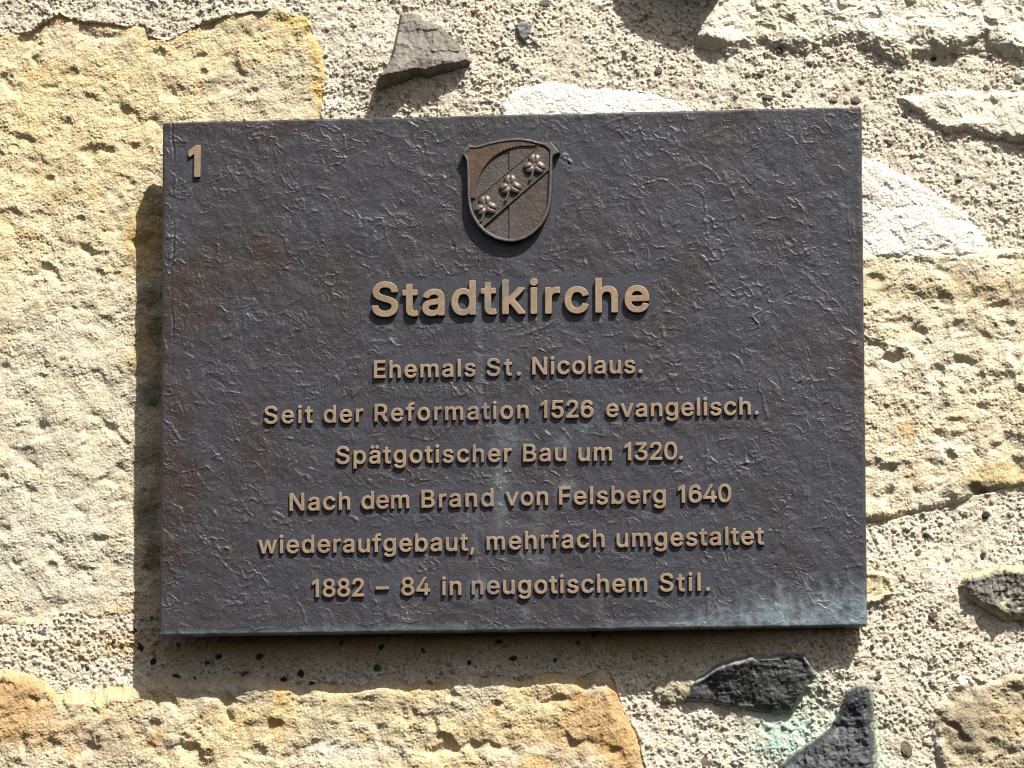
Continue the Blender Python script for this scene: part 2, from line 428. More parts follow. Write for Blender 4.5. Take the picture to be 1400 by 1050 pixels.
# --- mortar height from its measured depths, lapping over or lying under the stones
LEVELS = [(0, 0, -10), (250, -10, -10), (500, 90, -5), (700, 60, -4), (850, 60, -3), (1100, 110, -2), (1250, 190, -3), (1300, 260, -4), (1200, 180, -4), (470, 130, -12.5), (452, 60, -12.5), (460, 100, -12.5), (420, 0, -11),
          (40, 880, -11), (120, 890, -12), (300, 890, -11), (500, 895, -8), (700, 890, -5.5), (880, 940, -5), (960, 1000, -4), (1140, 880, 3), (1250, 800, 0), (1300, 740, -3), (1240, 900, 0), (1220, 1030, -1), (1380, 890, -1), (1060, 1000, -3)]
lx, lz = unproject([l[0] for l in LEVELS], [l[1] for l in LEVELS], BASE)
num = np.zeros(GX.shape, np.float32)
den = np.full(GX.shape, 1e-4, np.float32)
for (a, b), l in zip(zip(lx, lz), LEVELS):
    wgt = 1.0 / (1.0 + ((GX - a) ** 2 + (GZ - b) ** 2) / 20.0 ** 2) ** 2.5
    num += wgt * l[2]
    den += wgt
MH = num / den
gx, gz = GX, GZ
MH = MH + 1.6 * fbm(gx, gz, 30, 101, 3) + 1.1 * fbm(gx, gz, 7, 105, 3, .6)
smoothzone = sstep(-.1, .4, fbm(gx, gz, 45, 108, 2))                        # trowelled patches where less grit stands out
gr = 0.90 - 0.60 * smoothzone
vx, vz = gx + .7 * fbm(gx, gz, 3.0, 118, 2), gz + .7 * fbm(gx, gz, 3.0, 119, 2)
MH = MH + gr * 1.25 * fbm(vx, vz, 4.6, 117, 4, .72) + .8 * fbm(vx, vz, 12, 127, 2)
f1, r1 = worley(vx, vz, 2.4, 111)
MH = MH + gr * np.where(r1 > .45, 1.0 * r1 * np.clip(2.2 * (1 - f1 / (.22 + .34 * r1)), 0, 1), 0)
f2, r2 = worley(vx, vz, 1.15, 112)
MH = MH + gr * 0.38 * (.1 + r2) * np.clip(2.0 * (1 - f2 / (.35 + .3 * r2)), 0, 1)
f3, r3 = worley(gx, gz, 5.6, 113)
rad3 = .16 + .2 * ((r3 * 13.1) % 1.0)
MH = MH + np.where(r3 > 0.74, 3.2 * rad3 * np.sqrt(np.clip(1 - (f3 / rad3) ** 2, 0, 1)), 0)
f4, r4 = worley(vx, vz, 5.0, 114)                                            # lost grains
MH = MH - gr * np.where(r4 > 0.68, 1.6 * (1 - sstep(0.03, 0.06 + .34 * ((r4 * 41.3) % 1.0), f4)), 0)
MH = MH + 0.34 * perlin(gx, gz, 0.9, 116) * (.5 + .7 * sstep(-.3, .3, fbm(gx, gz, 11, 128, 2)))
# reflectance of the mortar: lime paste, sand of many colours
MC = mix((.475, .42, .33), (.53, .48, .39), sstep(-.4, .4, fbm(gx, gz, 30, 121, 3)))
MC = MC * (0.80 + 0.38 * r2[..., None])
dk = np.where(r2 > 0.87, (1 - sstep(0.30, 0.44, f2)), 0) * .72
MC = MC * (1 - dk[..., None]) + np.asarray((.13, .115, .095), np.float32) * dk[..., None]
dk = np.where((r1 > 0.81), (1 - sstep(0.10 + .22 * ((r1 * 61.7) % 1.0), 0.16 + .22 * ((r1 * 61.7) % 1.0), f1)), 0) * .85
tone = ((r1 * 97.3) % 1.0)[..., None]
gcol = np.asarray((.065, .065, .066), np.float32) * (1 - tone) + np.asarray((.17, .11, .07), np.float32) * tone
MC = MC * (1 - dk[..., None]) + gcol * dk[..., None]
tone = ((r3 * 57.7) % 1.0)[..., None]
gcol = np.asarray((.40, .36, .30), np.float32) * (1 - tone) + np.asarray((.16, .15, .13), np.float32) * tone
dk = np.where(r3 > 0.74, 1 - sstep(0.85, 1.0, f3 / rad3), 0) * .8
MC = MC * (1 - dk[..., None]) + gcol * dk[..., None]
def stain(px, py, rx, ry, col, amt, lam=8, sd=130, crust=False):
    a, b = unproject(px, py, BASE)
    k = np.exp(-(((gx - a) / (rx * .418)) ** 2 + ((gz - b) / (ry * .418)) ** 2) + 1.3 * fbm(gx, gz, lam, sd, 3))
    k = (np.clip(k, 0, 1) * amt * (np.clip(.25 + 1.1 * r2 + .5 * fbm(gx, gz, 2.5, sd + 5, 2), 0, 1) if crust else 1.0))[..., None]
    return MC * (1 - k) + np.asarray(col, np.float32) * k
MC = stain(1078, 1002, 50, 54, (.285, .455, .385), .95, crust=True)                         # copper run-off under the plate corner
MC = stain(1112, 955, 26, 34, (.42, .50, .395), .75, crust=True)
MC = stain(1204, 1040, 10, 44, (.34, .52, .40), .8, crust=True)
MC = stain(420, 880, 330, 24, (.40, .29, .13), .75, 14, 140)                  # yellow bands, deepened to tint the shade under the plate warm
MC = stain(900, 875, 220, 20, (.38, .27, .12), .75, 14, 144)
MC = stain(610, 165, 60, 10, (.62, .60, .42), .4)

hidden = np.zeros(GX.shape, bool)
stone_objs = []
for k, st in enumerate(STONES):
    sd = 200 + 60 * k
    depth = BASE - st['h']
    P = np.stack(unproject([p[0] for p in st['poly']], [p[1] for p in st['poly']], depth), 1)
    lo, hi = P.min(0) - 14, P.max(0) + 14
    i0, i1 = np.searchsorted(AX, [lo[0], hi[0]])
    j0, j1 = np.searchsorted(AZ, [lo[1], hi[1]])
    sl = (slice(max(j0, 0), min(j1, len(AZ))), slice(max(i0, 0), min(i1, len(AX))))
    x, z = GX[sl], GZ[sl]
    wob = st.get('wob', 0.0)
    wamp = {'dark': 0.7, 'sand': 1.1, 'lime': 1.9}[st['sort']]
    s = poly_sdf(P, x + wamp * WX[sl], z + wamp * WZ[sl] + wob * fbm(x, z * 0, 26, sd + 57, 4, .6))
    t = np.clip(s / st['w'], 0, 1)
    h = st['h'] - st['drop'] * (1 - t) ** 2 + np.minimum(s, 0) * 4.0
    c0 = P.mean(0)
    h = h + st['tilt'][0] * (x - c0[0]) + st['tilt'][1] * (z - c0[1])
    rel = {'sand': relief_sand, 'lime': relief_lime, 'dark': relief_dark}[st['sort']](x, z, s, sd, st['rough'])
    h = h + rel
    if st['sort'] != 'dark':
        for (pa, pb, pr) in PITS:
            a, b = unproject(pa, pb, depth)
            q = np.hypot(x - a, (z - b) * 1.15) / (pr * .418)
            h = h - 0.17 * pr * (1 - sstep(0.35, 1.05, q + .25 * WX[sl]))
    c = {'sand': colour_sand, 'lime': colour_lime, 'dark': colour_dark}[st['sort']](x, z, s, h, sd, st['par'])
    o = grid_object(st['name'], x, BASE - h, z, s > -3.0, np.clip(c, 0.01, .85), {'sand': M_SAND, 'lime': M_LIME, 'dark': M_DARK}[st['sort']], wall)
    o['label'] = st['label']
    # mortar drops away underneath the stone
    MH[sl] -= 16 * sstep(2.2, 6.5, s)
    hidden[sl] |= s > 7.0
mortar = grid_object('mortar', GX, BASE - MH, GZ, ~hidden, np.clip(MC, 0.01, .85), M_MORTAR, wall)
mortar['label'] = 'coarse pale lime mortar full of grit'

def mortar_depth(x, z):
    i = int(np.clip(np.searchsorted(AX, x), 1, len(AX) - 2))
    j = int(np.clip(np.searchsorted(AZ, z), 1, len(AZ) - 2))
    return BASE - float(np.median(MH[j - 1:j + 2, i - 1:i + 2]))

# --- pebbles bedded in the mortar
import bmesh
def pebble_mesh(seed):
    rr = random.Random(seed)
    bm = bmesh.new()
    bmesh.ops.create_icosphere(bm, subdivisions=3, radius=1.0)
    cuts = [(Vector((rr.gauss(0, 1), rr.gauss(0, 1), rr.gauss(0, 1))).normalized(), rr.uniform(.62, .92)) for _ in range(9)]
    for v in bm.verts:
        for n, d in cuts:
            q = v.co.dot(n)
            if q > d:
                v.co -= n * (q - d) * .85
    for f in bm.faces:
        f.smooth = True
    me = bpy.data.meshes.new('pebble')
    bm.to_mesh(me)
    bm.free()
    return me
def pebble_material(name, col):
    m = NT(name)
    f = m.ramp(m.noise(2.2, 4), [(0.3, tuple(.7 * c for c in col)), (0.7, tuple(min(1.25 * c, .8) for c in col))])
    m.l(f, m.b.inputs['Base Color'])
    m.b.inputs['Roughness'].default_value = .75
    m.b.inputs['Specular IOR Level'].default_value = .3
    m.bump(m.noise(6, 3), .12)
    return m.m
PM = {k: pebble_material('pebble_' + k, c) for k, c in dict(dark=(.075, .072, .07), olive=(.21, .20, .16), grey=(.30, .285, .26), pink=(.36, .28, .25), pale=(.48, .47, .40), orange=(.42, .21, .06), brown=(.20, .14, .10), red=(.30, .19, .16), tan=(.42, .35, .23)).items()}
PMESH = {}
PEB = [(1065, 69, 6, 4, 'olive'), (1022, 103, 5, 4, 'grey'), (1040, 102, 6, 5, 'pink'), (1078, 131, 9, 5, 'olive'), (1050, 134, 8, 5, 'grey'), (1138, 136, 8, 6, 'pale'), (1170, 137, 8, 6, 'pink'), (1275, 81, 7, 4, 'dark'), (1318, 83, 4, 3, 'orange'), (1216, 96, 7, 5, 'grey'), (1237, 159, 6, 4, 'dark'), (1393, 108, 9, 7, 'pale'), (950, 102, 3, 3, 'orange'), (1091, 115, 7, 6, 'pale'),
       (1347, 705, 7, 6, 'dark'), (1241, 726, 4, 4, 'dark'), (1255, 757, 6, 5, 'pink'), (1343, 761, 5, 6, 'dark'), (1277, 843, 8, 8, 'red'), (1317, 840, 6, 6, 'olive'), (1192, 887, 6, 6, 'dark'), (1275, 905, 7, 5, 'pink'), (1200, 927, 7, 5, 'brown'), (1240, 1024, 10, 15, 'tan'), (965, 1043, 10, 9, 'pink'), (1172, 905, 5, 4, 'pale'), (1210, 990, 4, 4, 'grey'),
       (188, 884, 5, 8, 'dark'), (206, 904, 5, 6, 'dark'), (237, 924, 8, 5, 'dark'), (263, 927, 5, 5, 'dark'), (281, 928, 5, 4, 'dark'), (332, 921, 7, 5, 'grey'), (386, 930, 6, 7, 'dark'), (409, 920, 6, 7, 'dark'), (296, 896, 6, 5, 'dark'), (352, 896, 6, 5, 'brown'), (425, 934, 5, 4, 'dark'), (515, 912, 8, 6, 'olive'), (700, 900, 8, 5, 'dark'), (577, 889, 5, 6, 'brown'), (680, 878, 7, 5, 'brown'), (811, 868, 8, 4, 'brown'), (758, 902, 4, 4, 'dark'), (640, 905, 4, 4, 'dark'), (180, 860, 5, 4, 'dark'), (240, 880, 4, 4, 'brown'), (465, 878, 5, 4, 'brown'), (520, 884, 5, 4, 'dark'), (900, 97, 6, 6, 'pink'), (636, 80, 4, 4, 'brown'), (650, 15, 7, 4, 'orange'), (745, 5, 9, 7, 'grey'), (55, 864, 8, 4, 'grey'), (115, 912, 4, 4, 'dark')]
rr = random.Random(5)
for k in range(40):
    a, b = rr.choice([(rr.uniform(0, 430), rr.uniform(0, 8)), (rr.uniform(460, 940), rr.uniform(0, 150)), (rr.uniform(960, 1400), rr.uniform(78, 122)), (rr.uniform(1190, 1400), rr.uniform(195, 300)), (rr.uniform(1200, 1300), rr.uniform(730, 1050)), (rr.uniform(200, 880), rr.uniform(870, 915)), (rr.uniform(0, 170), rr.uniform(860, 900)), (rr.uniform(890, 1060), rr.uniform(975, 1050)), (rr.uniform(1230, 1400), rr.uniform(850, 910))])
    q = rr.uniform(2.2, 4.2)
    PEB.append((a, b, q * rr.uniform(1, 1.5), q, rr.choice(['pale', 'grey', 'brown', 'olive', 'grey', 'pink', 'pale', 'tan'])))
for k, (a, b, rx, ry, kind) in enumerate(PEB):
    x, z = unproject(a, b, BASE + 3)
    x, z = float(x[0]), float(z[0])
    d = mortar_depth(x, z)
    if d > BASE + 14:
        continue
    key = (kind, k % 5)
    if key not in PMESH:
        me = pebble_mesh(k * 7 + 3)
        me.materials.append(PM[kind])
        PMESH[key] = me
    o = bpy.data.objects.new('pebble', PMESH[key])
    COL.objects.link(o)
    o.parent = wall
    m = min(rx, ry)
    o.location = (x / 1000, (d + m * .418 * .35) / 1000, z / 1000)
    o.scale = (rx * .418e-3, m * .38e-3, ry * .418e-3)
    o.rotation_euler = (0, rr.uniform(-.6, .6), 0)

# letter outlines, in thousandths of an em
GLYPHS = {
 ',': (0.188, ['33,-132 26,-127 24,-117 56,78 61,83 68,85 143,83 148,78 150,68 97,-124 93,-130 85,-133']),
 '.': (0.188, ['85,-17 72,-13 62,-8 46,8 37,28 36,41 37,53 45,73 54,83 63,91 72,96 85,99 107,99 128,91 137,83 145,73 153,53 154,41 153,28 145,8 127,-9 107,-17']),
 '0': (0.453, ['208,-19 170,-12 151,-4 130,7 100,33 84,53 73,71 55,111 42,163 35,226 35,283 42,343 53,388 70,431 83,453 95,469 123,496 138,506 160,517 198,527 238,529 263,526 283,521 316,506 345,483 363,463 375,446 385,427 396,401 409,356 417,296 418,226 412,166 400,118 380,72 357,38 343,23 325,9 293,-9 255,-18 235,-20', '222,63 245,65 265,72 283,86 299,106 312,133 321,163 328,203 330,243 329,293 324,331 317,363 305,393 290,416 273,432 253,442 228,446 205,443 185,435 168,421 151,398 138,368 130,338 125,303 123,263 124,216 129,178 137,146 148,117 163,94 180,77 200,67']),
 '1': (0.34, ['160,-13 154,-8 152,0 152,395 150,398 68,341 62,339 55,339 50,343 47,350 47,428 52,436 172,521 235,522 242,519 246,510 246,-3 242,-10 235,-13']),
 '2': (0.453, ['59,-13 53,-8 50,0 50,48 53,55 238,252 273,293 288,312 299,333 304,350 307,370 305,388 301,402 292,418 281,428 266,437 251,443 234,446 214,446 196,443 182,438 169,429 159,419 146,398 142,380 140,358 134,350 126,348 61,349 56,353 53,358 53,378 57,408 67,435 83,463 106,487 131,505 164,520 201,528 239,529 271,524 306,512 330,498 351,479 369,458 382,435 391,408 394,380 393,353 388,328 381,308 371,288 339,240 291,185 183,73 186,70 394,69 400,65 403,58 402,-5 396,-11 389,-14']),
 '3': (0.453, ['196,-19 164,-14 134,-5 102,11 79,28 59,50 45,73 35,101 30,133 34,141 41,145 114,145 121,138 125,118 130,106 144,88 167,73 199,65 229,64 259,69 284,81 302,98 309,111 313,123 315,153 313,168 307,183 300,196 291,206 274,219 251,228 216,234 154,234 147,238 143,246 143,298 145,306 260,438 66,439 59,443 56,451 57,513 61,519 69,522 376,522 382,518 386,511 386,461 384,453 253,303 291,297 321,285 353,263 378,236 396,203 405,168 406,128 398,93 386,66 369,41 347,21 321,4 294,-8 261,-17 229,-20']),
 '4': (0.453, ['277,-13 272,-10 268,-3 267,92 36,92 30,96 26,103 26,160 237,518 242,521 247,522 312,522 318,520 323,515 324,510 323,502 131,178 135,176 267,176 268,318 270,325 277,330 292,331 345,331 354,325 356,318 356,178 360,176 415,176 422,172 427,162 426,103 422,95 415,92 357,92 356,0 352,-10 342,-14']),
 '5': (0.453, ['202,-20 170,-14 140,-4 114,11 90,31 71,53 57,81 48,111 46,131 47,136 52,142 60,144 127,143 135,136 139,116 146,101 156,88 167,79 185,70 202,65 222,63 242,65 260,71 276,81 290,93 301,108 309,126 313,146 314,168 312,188 302,214 286,236 265,252 242,261 215,263 185,259 157,250 135,234 130,232 65,239 56,246 54,256 83,513 87,519 95,522 370,522 377,517 380,508 380,451 377,444 372,440 365,439 165,439 162,436 151,331 152,329 172,337 192,343 215,346 235,347 255,345 277,341 300,333 319,323 337,311 351,298 365,283 377,266 387,246 395,226 400,206 404,183 403,138 394,98 377,63 352,32 322,8 302,-3 285,-10 247,-19']),
 '6': (0.453, ['201,-17 164,-8 125,11 94,36 73,61 61,79 50,103 40,141 38,161 38,258 44,333 60,403 64,413 97,468 106,477 156,513 219,528 231,529 299,515 349,481 357,471 388,423 392,403 388,386 379,372 364,362 349,358 331,360 319,366 310,373 282,413 261,428 229,434 196,427 171,408 150,373 141,335 186,350 221,355 244,354 264,352 286,346 317,333 336,322 354,308 369,293 390,266 401,246 409,226 414,206 417,186 417,151 413,126 400,88 380,56 351,26 319,4 281,-12 244,-18', '218,76 236,75 256,79 274,86 291,98 304,111 312,123 319,138 323,158 323,178 320,196 311,214 301,228 291,238 274,250 256,257 236,261 216,260 204,258 186,252 168,241 154,226 143,211 136,193 132,173 133,153 138,136 144,124 155,108 169,95 186,84 204,78']),
 '8': (0.453, ['204,-19 167,-14 137,-4 104,14 80,33 59,60 47,86 40,113 39,146 45,181 52,199 61,216 83,243 98,256 114,266 115,268 96,283 81,301 68,323 61,346 57,373 58,401 63,423 72,446 85,466 101,483 117,496 139,510 159,518 187,526 212,529 242,529 264,526 287,520 307,513 329,500 347,487 362,471 375,453 384,435 392,413 395,388 395,366 389,339 381,318 369,299 356,283 337,268 338,266 354,256 372,240 386,223 397,206 406,186 411,168 414,148 414,126 408,93 397,66 377,38 349,14 317,-3 284,-14 244,-20', '213,63 252,65 282,74 294,81 305,91 314,103 319,114 323,131 323,146 320,161 314,176 306,188 294,199 279,209 264,216 244,221 224,222 204,220 184,215 167,206 152,194 141,181 133,166 129,148 130,128 134,111 143,96 155,83 172,73 192,66', '221,303 249,306 274,316 293,333 300,346 304,358 306,373 305,388 302,401 296,413 288,423 277,433 264,439 249,444 234,446 214,446 197,443 182,437 169,428 160,418 152,406 148,393 146,376 148,358 153,343 161,331 172,320 187,311 202,306']),
 '9': (0.453, ['126,-13 121,-10 118,-5 117,3 119,8 238,180 236,182 211,181 186,183 151,193 131,202 114,213 97,228 86,240 74,258 65,275 57,298 53,318 50,363 53,385 58,408 70,438 90,468 116,493 144,510 174,522 209,528 244,528 281,521 311,509 341,489 364,465 383,435 395,402 402,365 401,328 395,293 379,250 352,200 211,-8 206,-12 201,-13', '215,258 234,257 251,260 266,266 281,275 293,288 303,303 309,318 313,335 314,355 311,378 305,395 297,410 286,423 271,435 256,442 239,446 219,446 201,443 186,437 171,428 159,415 150,400 143,382 140,365 139,342 142,325 147,308 156,292 167,280 181,269 199,261']),
 'B': (0.456, ['55,-13 49,-8 47,0 47,507 48,515 53,520 60,522 258,522 300,516 323,508 340,500 365,482 385,460 400,433 410,400 411,380 411,358 408,338 403,322 393,305 383,291 368,278 352,268 378,252 398,232 415,208 425,182 431,150 430,118 425,90 412,60 395,38 370,17 343,2 310,-7 285,-11 255,-13', '138,73 140,71 263,71 290,75 310,82 320,89 330,100 340,120 342,132 341,148 333,172 323,188 310,199 295,208 278,214 253,217 140,217 138,215', '138,300 248,299 268,303 288,311 307,328 314,338 319,350 322,365 322,380 320,392 314,405 305,417 296,425 283,432 268,436 240,438 139,438']),
 'E': (0.419, ['55,-13 49,-8 47,0 47,507 48,515 53,520 60,522 373,522 380,520 384,515 386,510 386,452 384,445 378,439 139,438 139,300 360,298 365,295 369,288 369,230 365,219 355,215 139,215 138,73 140,71 380,70 386,65 389,58 389,0 386,-8 383,-11 375,-14']),
 'F': (0.41, ['55,-13 49,-8 47,0 47,507 48,515 53,520 60,522 368,522 376,520 381,515 383,510 382,450 379,442 373,439 139,438 139,293 350,291 356,288 360,280 360,220 355,211 348,208 139,208 137,-5 133,-11 125,-13']),
 'N': (0.523, ['55,-13 49,-8 47,0 47,507 50,518 58,522 70,522 138,522 146,518 360,181 385,139 386,512 390,519 398,522 463,522 471,520 475,515 477,507 477,0 475,-8 470,-12 463,-14 388,-14 378,-10 191,283 138,372 138,-3 134,-10 128,-13']),
 'R': (0.449, ['55,-13 49,-8 47,0 47,507 48,515 53,520 60,522 255,522 303,514 325,507 345,497 365,484 380,470 394,452 405,434 414,413 419,390 422,368 423,342 420,320 416,298 408,278 398,258 385,240 370,226 353,213 334,202 440,6 441,0 439,-8 435,-11 428,-14 353,-13 345,-11 340,-5 240,182 238,184 140,184 138,180 137,-5 133,-11 125,-13', '138,270 140,269 255,270 285,276 306,288 316,298 323,310 329,325 331,342 331,363 329,380 323,395 315,409 305,419 293,427 280,432 263,436 233,439 138,438']),
 'S': (0.447, ['198,-21 161,-16 128,-6 96,11 71,31 50,56 36,84 27,119 25,136 27,144 31,148 38,150 108,150 114,146 117,141 121,121 128,104 136,94 148,83 165,74 186,67 208,63 233,63 258,66 281,73 298,82 313,94 324,109 330,124 332,141 329,159 323,168 316,176 291,192 258,204 148,237 113,253 90,269 66,291 55,306 48,321 40,354 39,389 45,419 59,449 79,474 106,496 138,513 171,523 211,529 253,528 286,522 316,513 346,496 371,477 392,451 405,426 413,394 414,379 412,371 408,367 401,364 333,365 326,371 321,391 314,406 306,417 295,426 278,435 258,442 238,445 216,445 196,442 176,437 158,428 144,416 135,404 130,389 129,371 132,356 138,346 146,338 171,322 203,310 278,289 313,277 343,263 371,245 395,221 413,191 420,161 421,124 414,89 398,57 378,32 351,10 321,-5 281,-17 243,-22']),
 'a': (0.389, ['140,-21 105,-14 78,-2 55,15 37,36 25,59 18,89 18,124 25,154 35,174 50,190 68,203 90,214 113,222 140,228 240,241 258,246 261,249 262,256 261,271 258,284 250,297 238,308 220,315 200,317 170,315 145,305 128,292 118,279 110,265 103,261 95,261 35,279 30,284 28,294 42,324 59,346 83,366 110,381 143,392 178,397 213,397 250,390 285,376 300,367 312,356 333,329 345,299 349,279 350,256 350,-4 345,-10 338,-13 273,-13 268,-10 264,-4 263,16 238,-3 208,-16 175,-21', '167,59 190,60 210,65 228,75 244,89 254,104 260,121 262,139 262,166 260,168 150,149 128,141 113,130 107,119 105,104 107,91 113,80 123,71 135,65 150,61']),
 'b': (0.424, ['210,-21 185,-16 166,-8 145,5 128,22 126,19 125,-3 120,-11 115,-13 50,-13 43,-9 39,-3 39,509 42,517 48,521 115,522 122,519 126,514 128,356 142,369 158,380 175,389 193,394 213,397 238,398 263,395 284,389 300,383 320,372 350,347 374,314 385,292 392,272 398,247 402,219 404,189 402,157 398,129 392,104 382,79 370,57 356,37 339,19 320,4 300,-7 278,-15 255,-20 230,-22', '202,62 225,60 243,63 260,69 275,79 289,94 299,112 308,135 313,159 315,189 313,219 307,244 299,267 288,285 273,300 255,310 235,315 215,316 195,313 178,307 163,296 150,282 140,264 133,243 128,219 126,189 128,159 133,134 141,112 153,92 168,77 185,67']),
 'c': (0.396, ['189,-21 149,-13 117,1 84,24 60,52 40,87 27,129 21,169 22,217 29,257 44,297 62,327 89,356 119,377 154,391 189,397 227,397 254,393 282,384 305,372 326,357 346,337 361,314 373,284 375,277 374,272 366,264 302,248 297,250 292,254 284,274 272,291 259,302 244,310 222,315 197,316 177,312 159,304 143,289 130,272 120,249 113,222 110,194 111,164 116,137 127,109 140,89 159,72 177,64 202,60 219,61 234,63 259,74 277,92 286,107 293,124 302,130 367,115 374,110 376,102 367,74 353,49 334,27 309,7 282,-8 254,-16 222,-21']),
 'd': (0.424, ['177,-21 154,-17 134,-11 117,-3 98,9 80,24 67,39 54,57 42,79 33,104 26,129 21,179 21,209 24,237 36,282 54,320 80,352 97,366 112,376 147,391 169,396 189,398 214,397 234,394 252,388 267,380 282,369 297,356 298,514 302,519 309,522 377,521 383,517 385,509 384,-5 380,-11 374,-13 309,-13 304,-10 300,-3 299,24 277,3 247,-14 214,-21', '187,62 207,60 227,63 244,69 259,79 273,94 283,112 291,134 296,159 298,189 296,219 291,244 283,267 272,285 257,300 239,310 219,315 199,316 179,313 162,306 147,295 135,282 124,264 116,242 112,219 110,189 112,159 117,135 125,112 137,93 152,78 169,67']),
 'e': (0.404, ['192,-21 149,-13 117,1 87,22 61,49 43,79 29,119 22,159 21,207 27,247 39,287 56,319 82,350 109,372 144,388 179,396 217,398 254,392 289,379 319,359 345,332 364,299 378,259 384,219 385,169 380,159 372,156 112,155 113,142 118,122 125,107 134,94 144,83 157,74 171,67 187,62 207,60 224,60 242,63 257,69 277,83 287,96 295,114 304,119 369,104 377,97 378,89 375,77 359,47 339,24 314,5 287,-8 259,-17 227,-21', '112,237 114,234 237,234 292,234 293,237 289,254 281,272 272,287 262,297 249,306 237,312 222,315 204,317 187,315 172,311 157,304 144,295 132,282 124,269 117,254']),
 'f': (0.254, ['76,-13 69,-8 67,0 67,312 6,314 -3,318 -7,328 -7,382 -4,388 4,393 66,393 68,445 75,475 82,490 91,502 104,515 116,524 144,537 171,542 208,542 239,537 251,531 256,525 256,520 238,460 229,455 199,460 184,460 174,457 166,453 162,448 156,430 155,395 156,393 229,393 239,388 242,380 242,328 239,319 231,314 155,312 154,-5 151,-10 144,-13']),
 'g': (0.425, ['184,-163 159,-160 134,-154 109,-144 89,-133 69,-116 51,-96 38,-73 39,-63 44,-57 94,-29 102,-27 110,-31 127,-51 139,-64 152,-72 167,-78 187,-83 212,-84 234,-81 252,-77 265,-71 277,-62 285,-53 292,-41 298,-13 297,32 274,13 249,0 224,-7 194,-9 164,-6 133,2 104,16 80,34 62,54 47,77 33,107 26,134 21,172 21,209 26,247 34,277 51,314 75,347 105,372 124,383 141,389 164,395 187,398 214,397 234,394 252,389 269,379 286,367 299,354 300,382 302,387 307,391 314,393 377,392 384,387 386,379 386,-16 383,-43 377,-66 366,-91 352,-110 332,-128 309,-142 282,-153 252,-160 222,-164', '184,74 204,73 226,74 244,80 259,89 272,100 283,117 291,134 296,157 299,187 298,217 293,242 285,264 274,283 259,299 242,309 224,315 204,316 184,314 167,309 152,299 139,287 127,269 118,249 113,227 110,199 111,172 115,147 123,124 133,107 147,92 164,81']),
 'h': (0.41, ['48,-13 41,-8 39,0 39,510 43,518 50,522 115,522 123,519 127,510 128,359 151,378 183,392 220,398 255,396 285,388 313,374 336,353 354,325 365,295 370,255 370,-3 366,-10 358,-13 295,-13 288,-11 283,-5 283,235 279,265 269,288 253,304 233,313 205,315 178,310 155,298 140,279 130,255 127,228 126,-5 123,-10 115,-13']),
 'i': (0.167, ['49,-13 41,-8 39,0 39,382 44,390 51,393 116,393 124,388 127,380 127,-3 123,-10 116,-13', '76,430 64,433 54,438 38,452 32,463 29,472 29,492 36,512 52,528 71,536 94,536 114,529 129,515 138,498 139,475 132,455 117,440 99,431']),
 'k': (0.381, ['48,-13 41,-8 39,0 39,510 43,518 50,522 115,522 123,519 127,510 128,239 278,391 285,393 360,393 368,391 372,385 374,378 370,370 219,215 383,9 385,3 385,-3 381,-10 373,-13 295,-14 288,-12 153,158 127,132 127,0 125,-8 120,-12 115,-13']),
 'l': (0.167, ['48,-13 42,-8 39,0 40,510 43,518 50,522 120,522 128,518 131,510 131,-3 127,-10 120,-13']),
 'm': (0.61, ['48,-13 41,-8 39,0 39,380 40,385 45,391 53,393 118,392 123,388 125,382 126,363 128,361 151,380 180,394 210,399 243,398 268,390 285,380 300,367 318,343 320,343 332,358 345,369 375,387 410,398 430,400 450,399 478,394 503,384 524,370 543,350 555,330 562,312 567,293 570,270 570,0 569,-5 565,-11 558,-13 495,-13 488,-11 483,-5 482,252 480,275 473,293 460,305 440,314 418,317 393,313 373,303 358,285 351,265 349,248 348,-5 343,-11 335,-14 273,-13 265,-10 261,0 260,272 253,290 239,305 220,314 200,317 175,313 155,302 139,285 130,262 127,238 126,-5 123,-10 115,-13']),
 'n': (0.41, ['48,-13 41,-8 39,0 39,380 42,388 48,392 53,393 115,392 120,390 124,385 125,360 128,359 145,374 165,385 190,394 213,397 240,398 268,393 290,386 313,373 333,355 350,332 361,308 368,275 371,240 371,0 368,-8 363,-12 358,-13 295,-13 288,-11 283,-5 283,235 279,265 269,288 253,304 233,313 208,316 180,311 158,299 140,280 131,258 127,230 126,-5 123,-10 115,-13']),
 'o': (0.415, ['189,-21 149,-13 117,1 84,24 60,52 40,87 27,129 21,169 22,217 29,257 44,297 62,327 89,356 119,377 154,391 189,397 227,397 267,389 299,375 331,352 355,324 375,289 387,254 394,207 393,159 386,119 372,79 353,49 327,20 299,1 267,-13 227,-21', '187,62 207,60 229,62 247,67 264,78 279,94 290,112 298,134 304,159 306,187 304,217 298,244 289,267 277,284 262,300 244,310 224,315 202,316 182,313 164,307 150,297 137,282 126,264 117,242 112,217 110,187 112,159 117,134 126,112 138,92 153,77 169,67']),
 'p': (0.424, ['48,-155 41,-150 39,-143 40,385 44,390 50,393 116,392 123,388 125,383 126,357 128,355 143,370 163,383 180,391 200,396 228,398 253,396 278,391 300,383 333,363 360,335 381,300 394,265 402,220 403,167 396,120 381,77 360,42 334,15 305,-4 270,-17 248,-21 228,-22 205,-20 188,-17 170,-10 155,-2 140,10 128,23 126,-148 123,-153 115,-156', '200,62 220,60 243,63 260,69 275,79 289,95 299,112 308,135 313,160 315,190 313,220 307,245 299,267 288,285 273,300 255,310 235,315 215,316 195,313 179,307 164,297 153,285 142,267 134,247 128,222 126,195 127,165 132,140 140,115 151,95 165,79 180,69']),
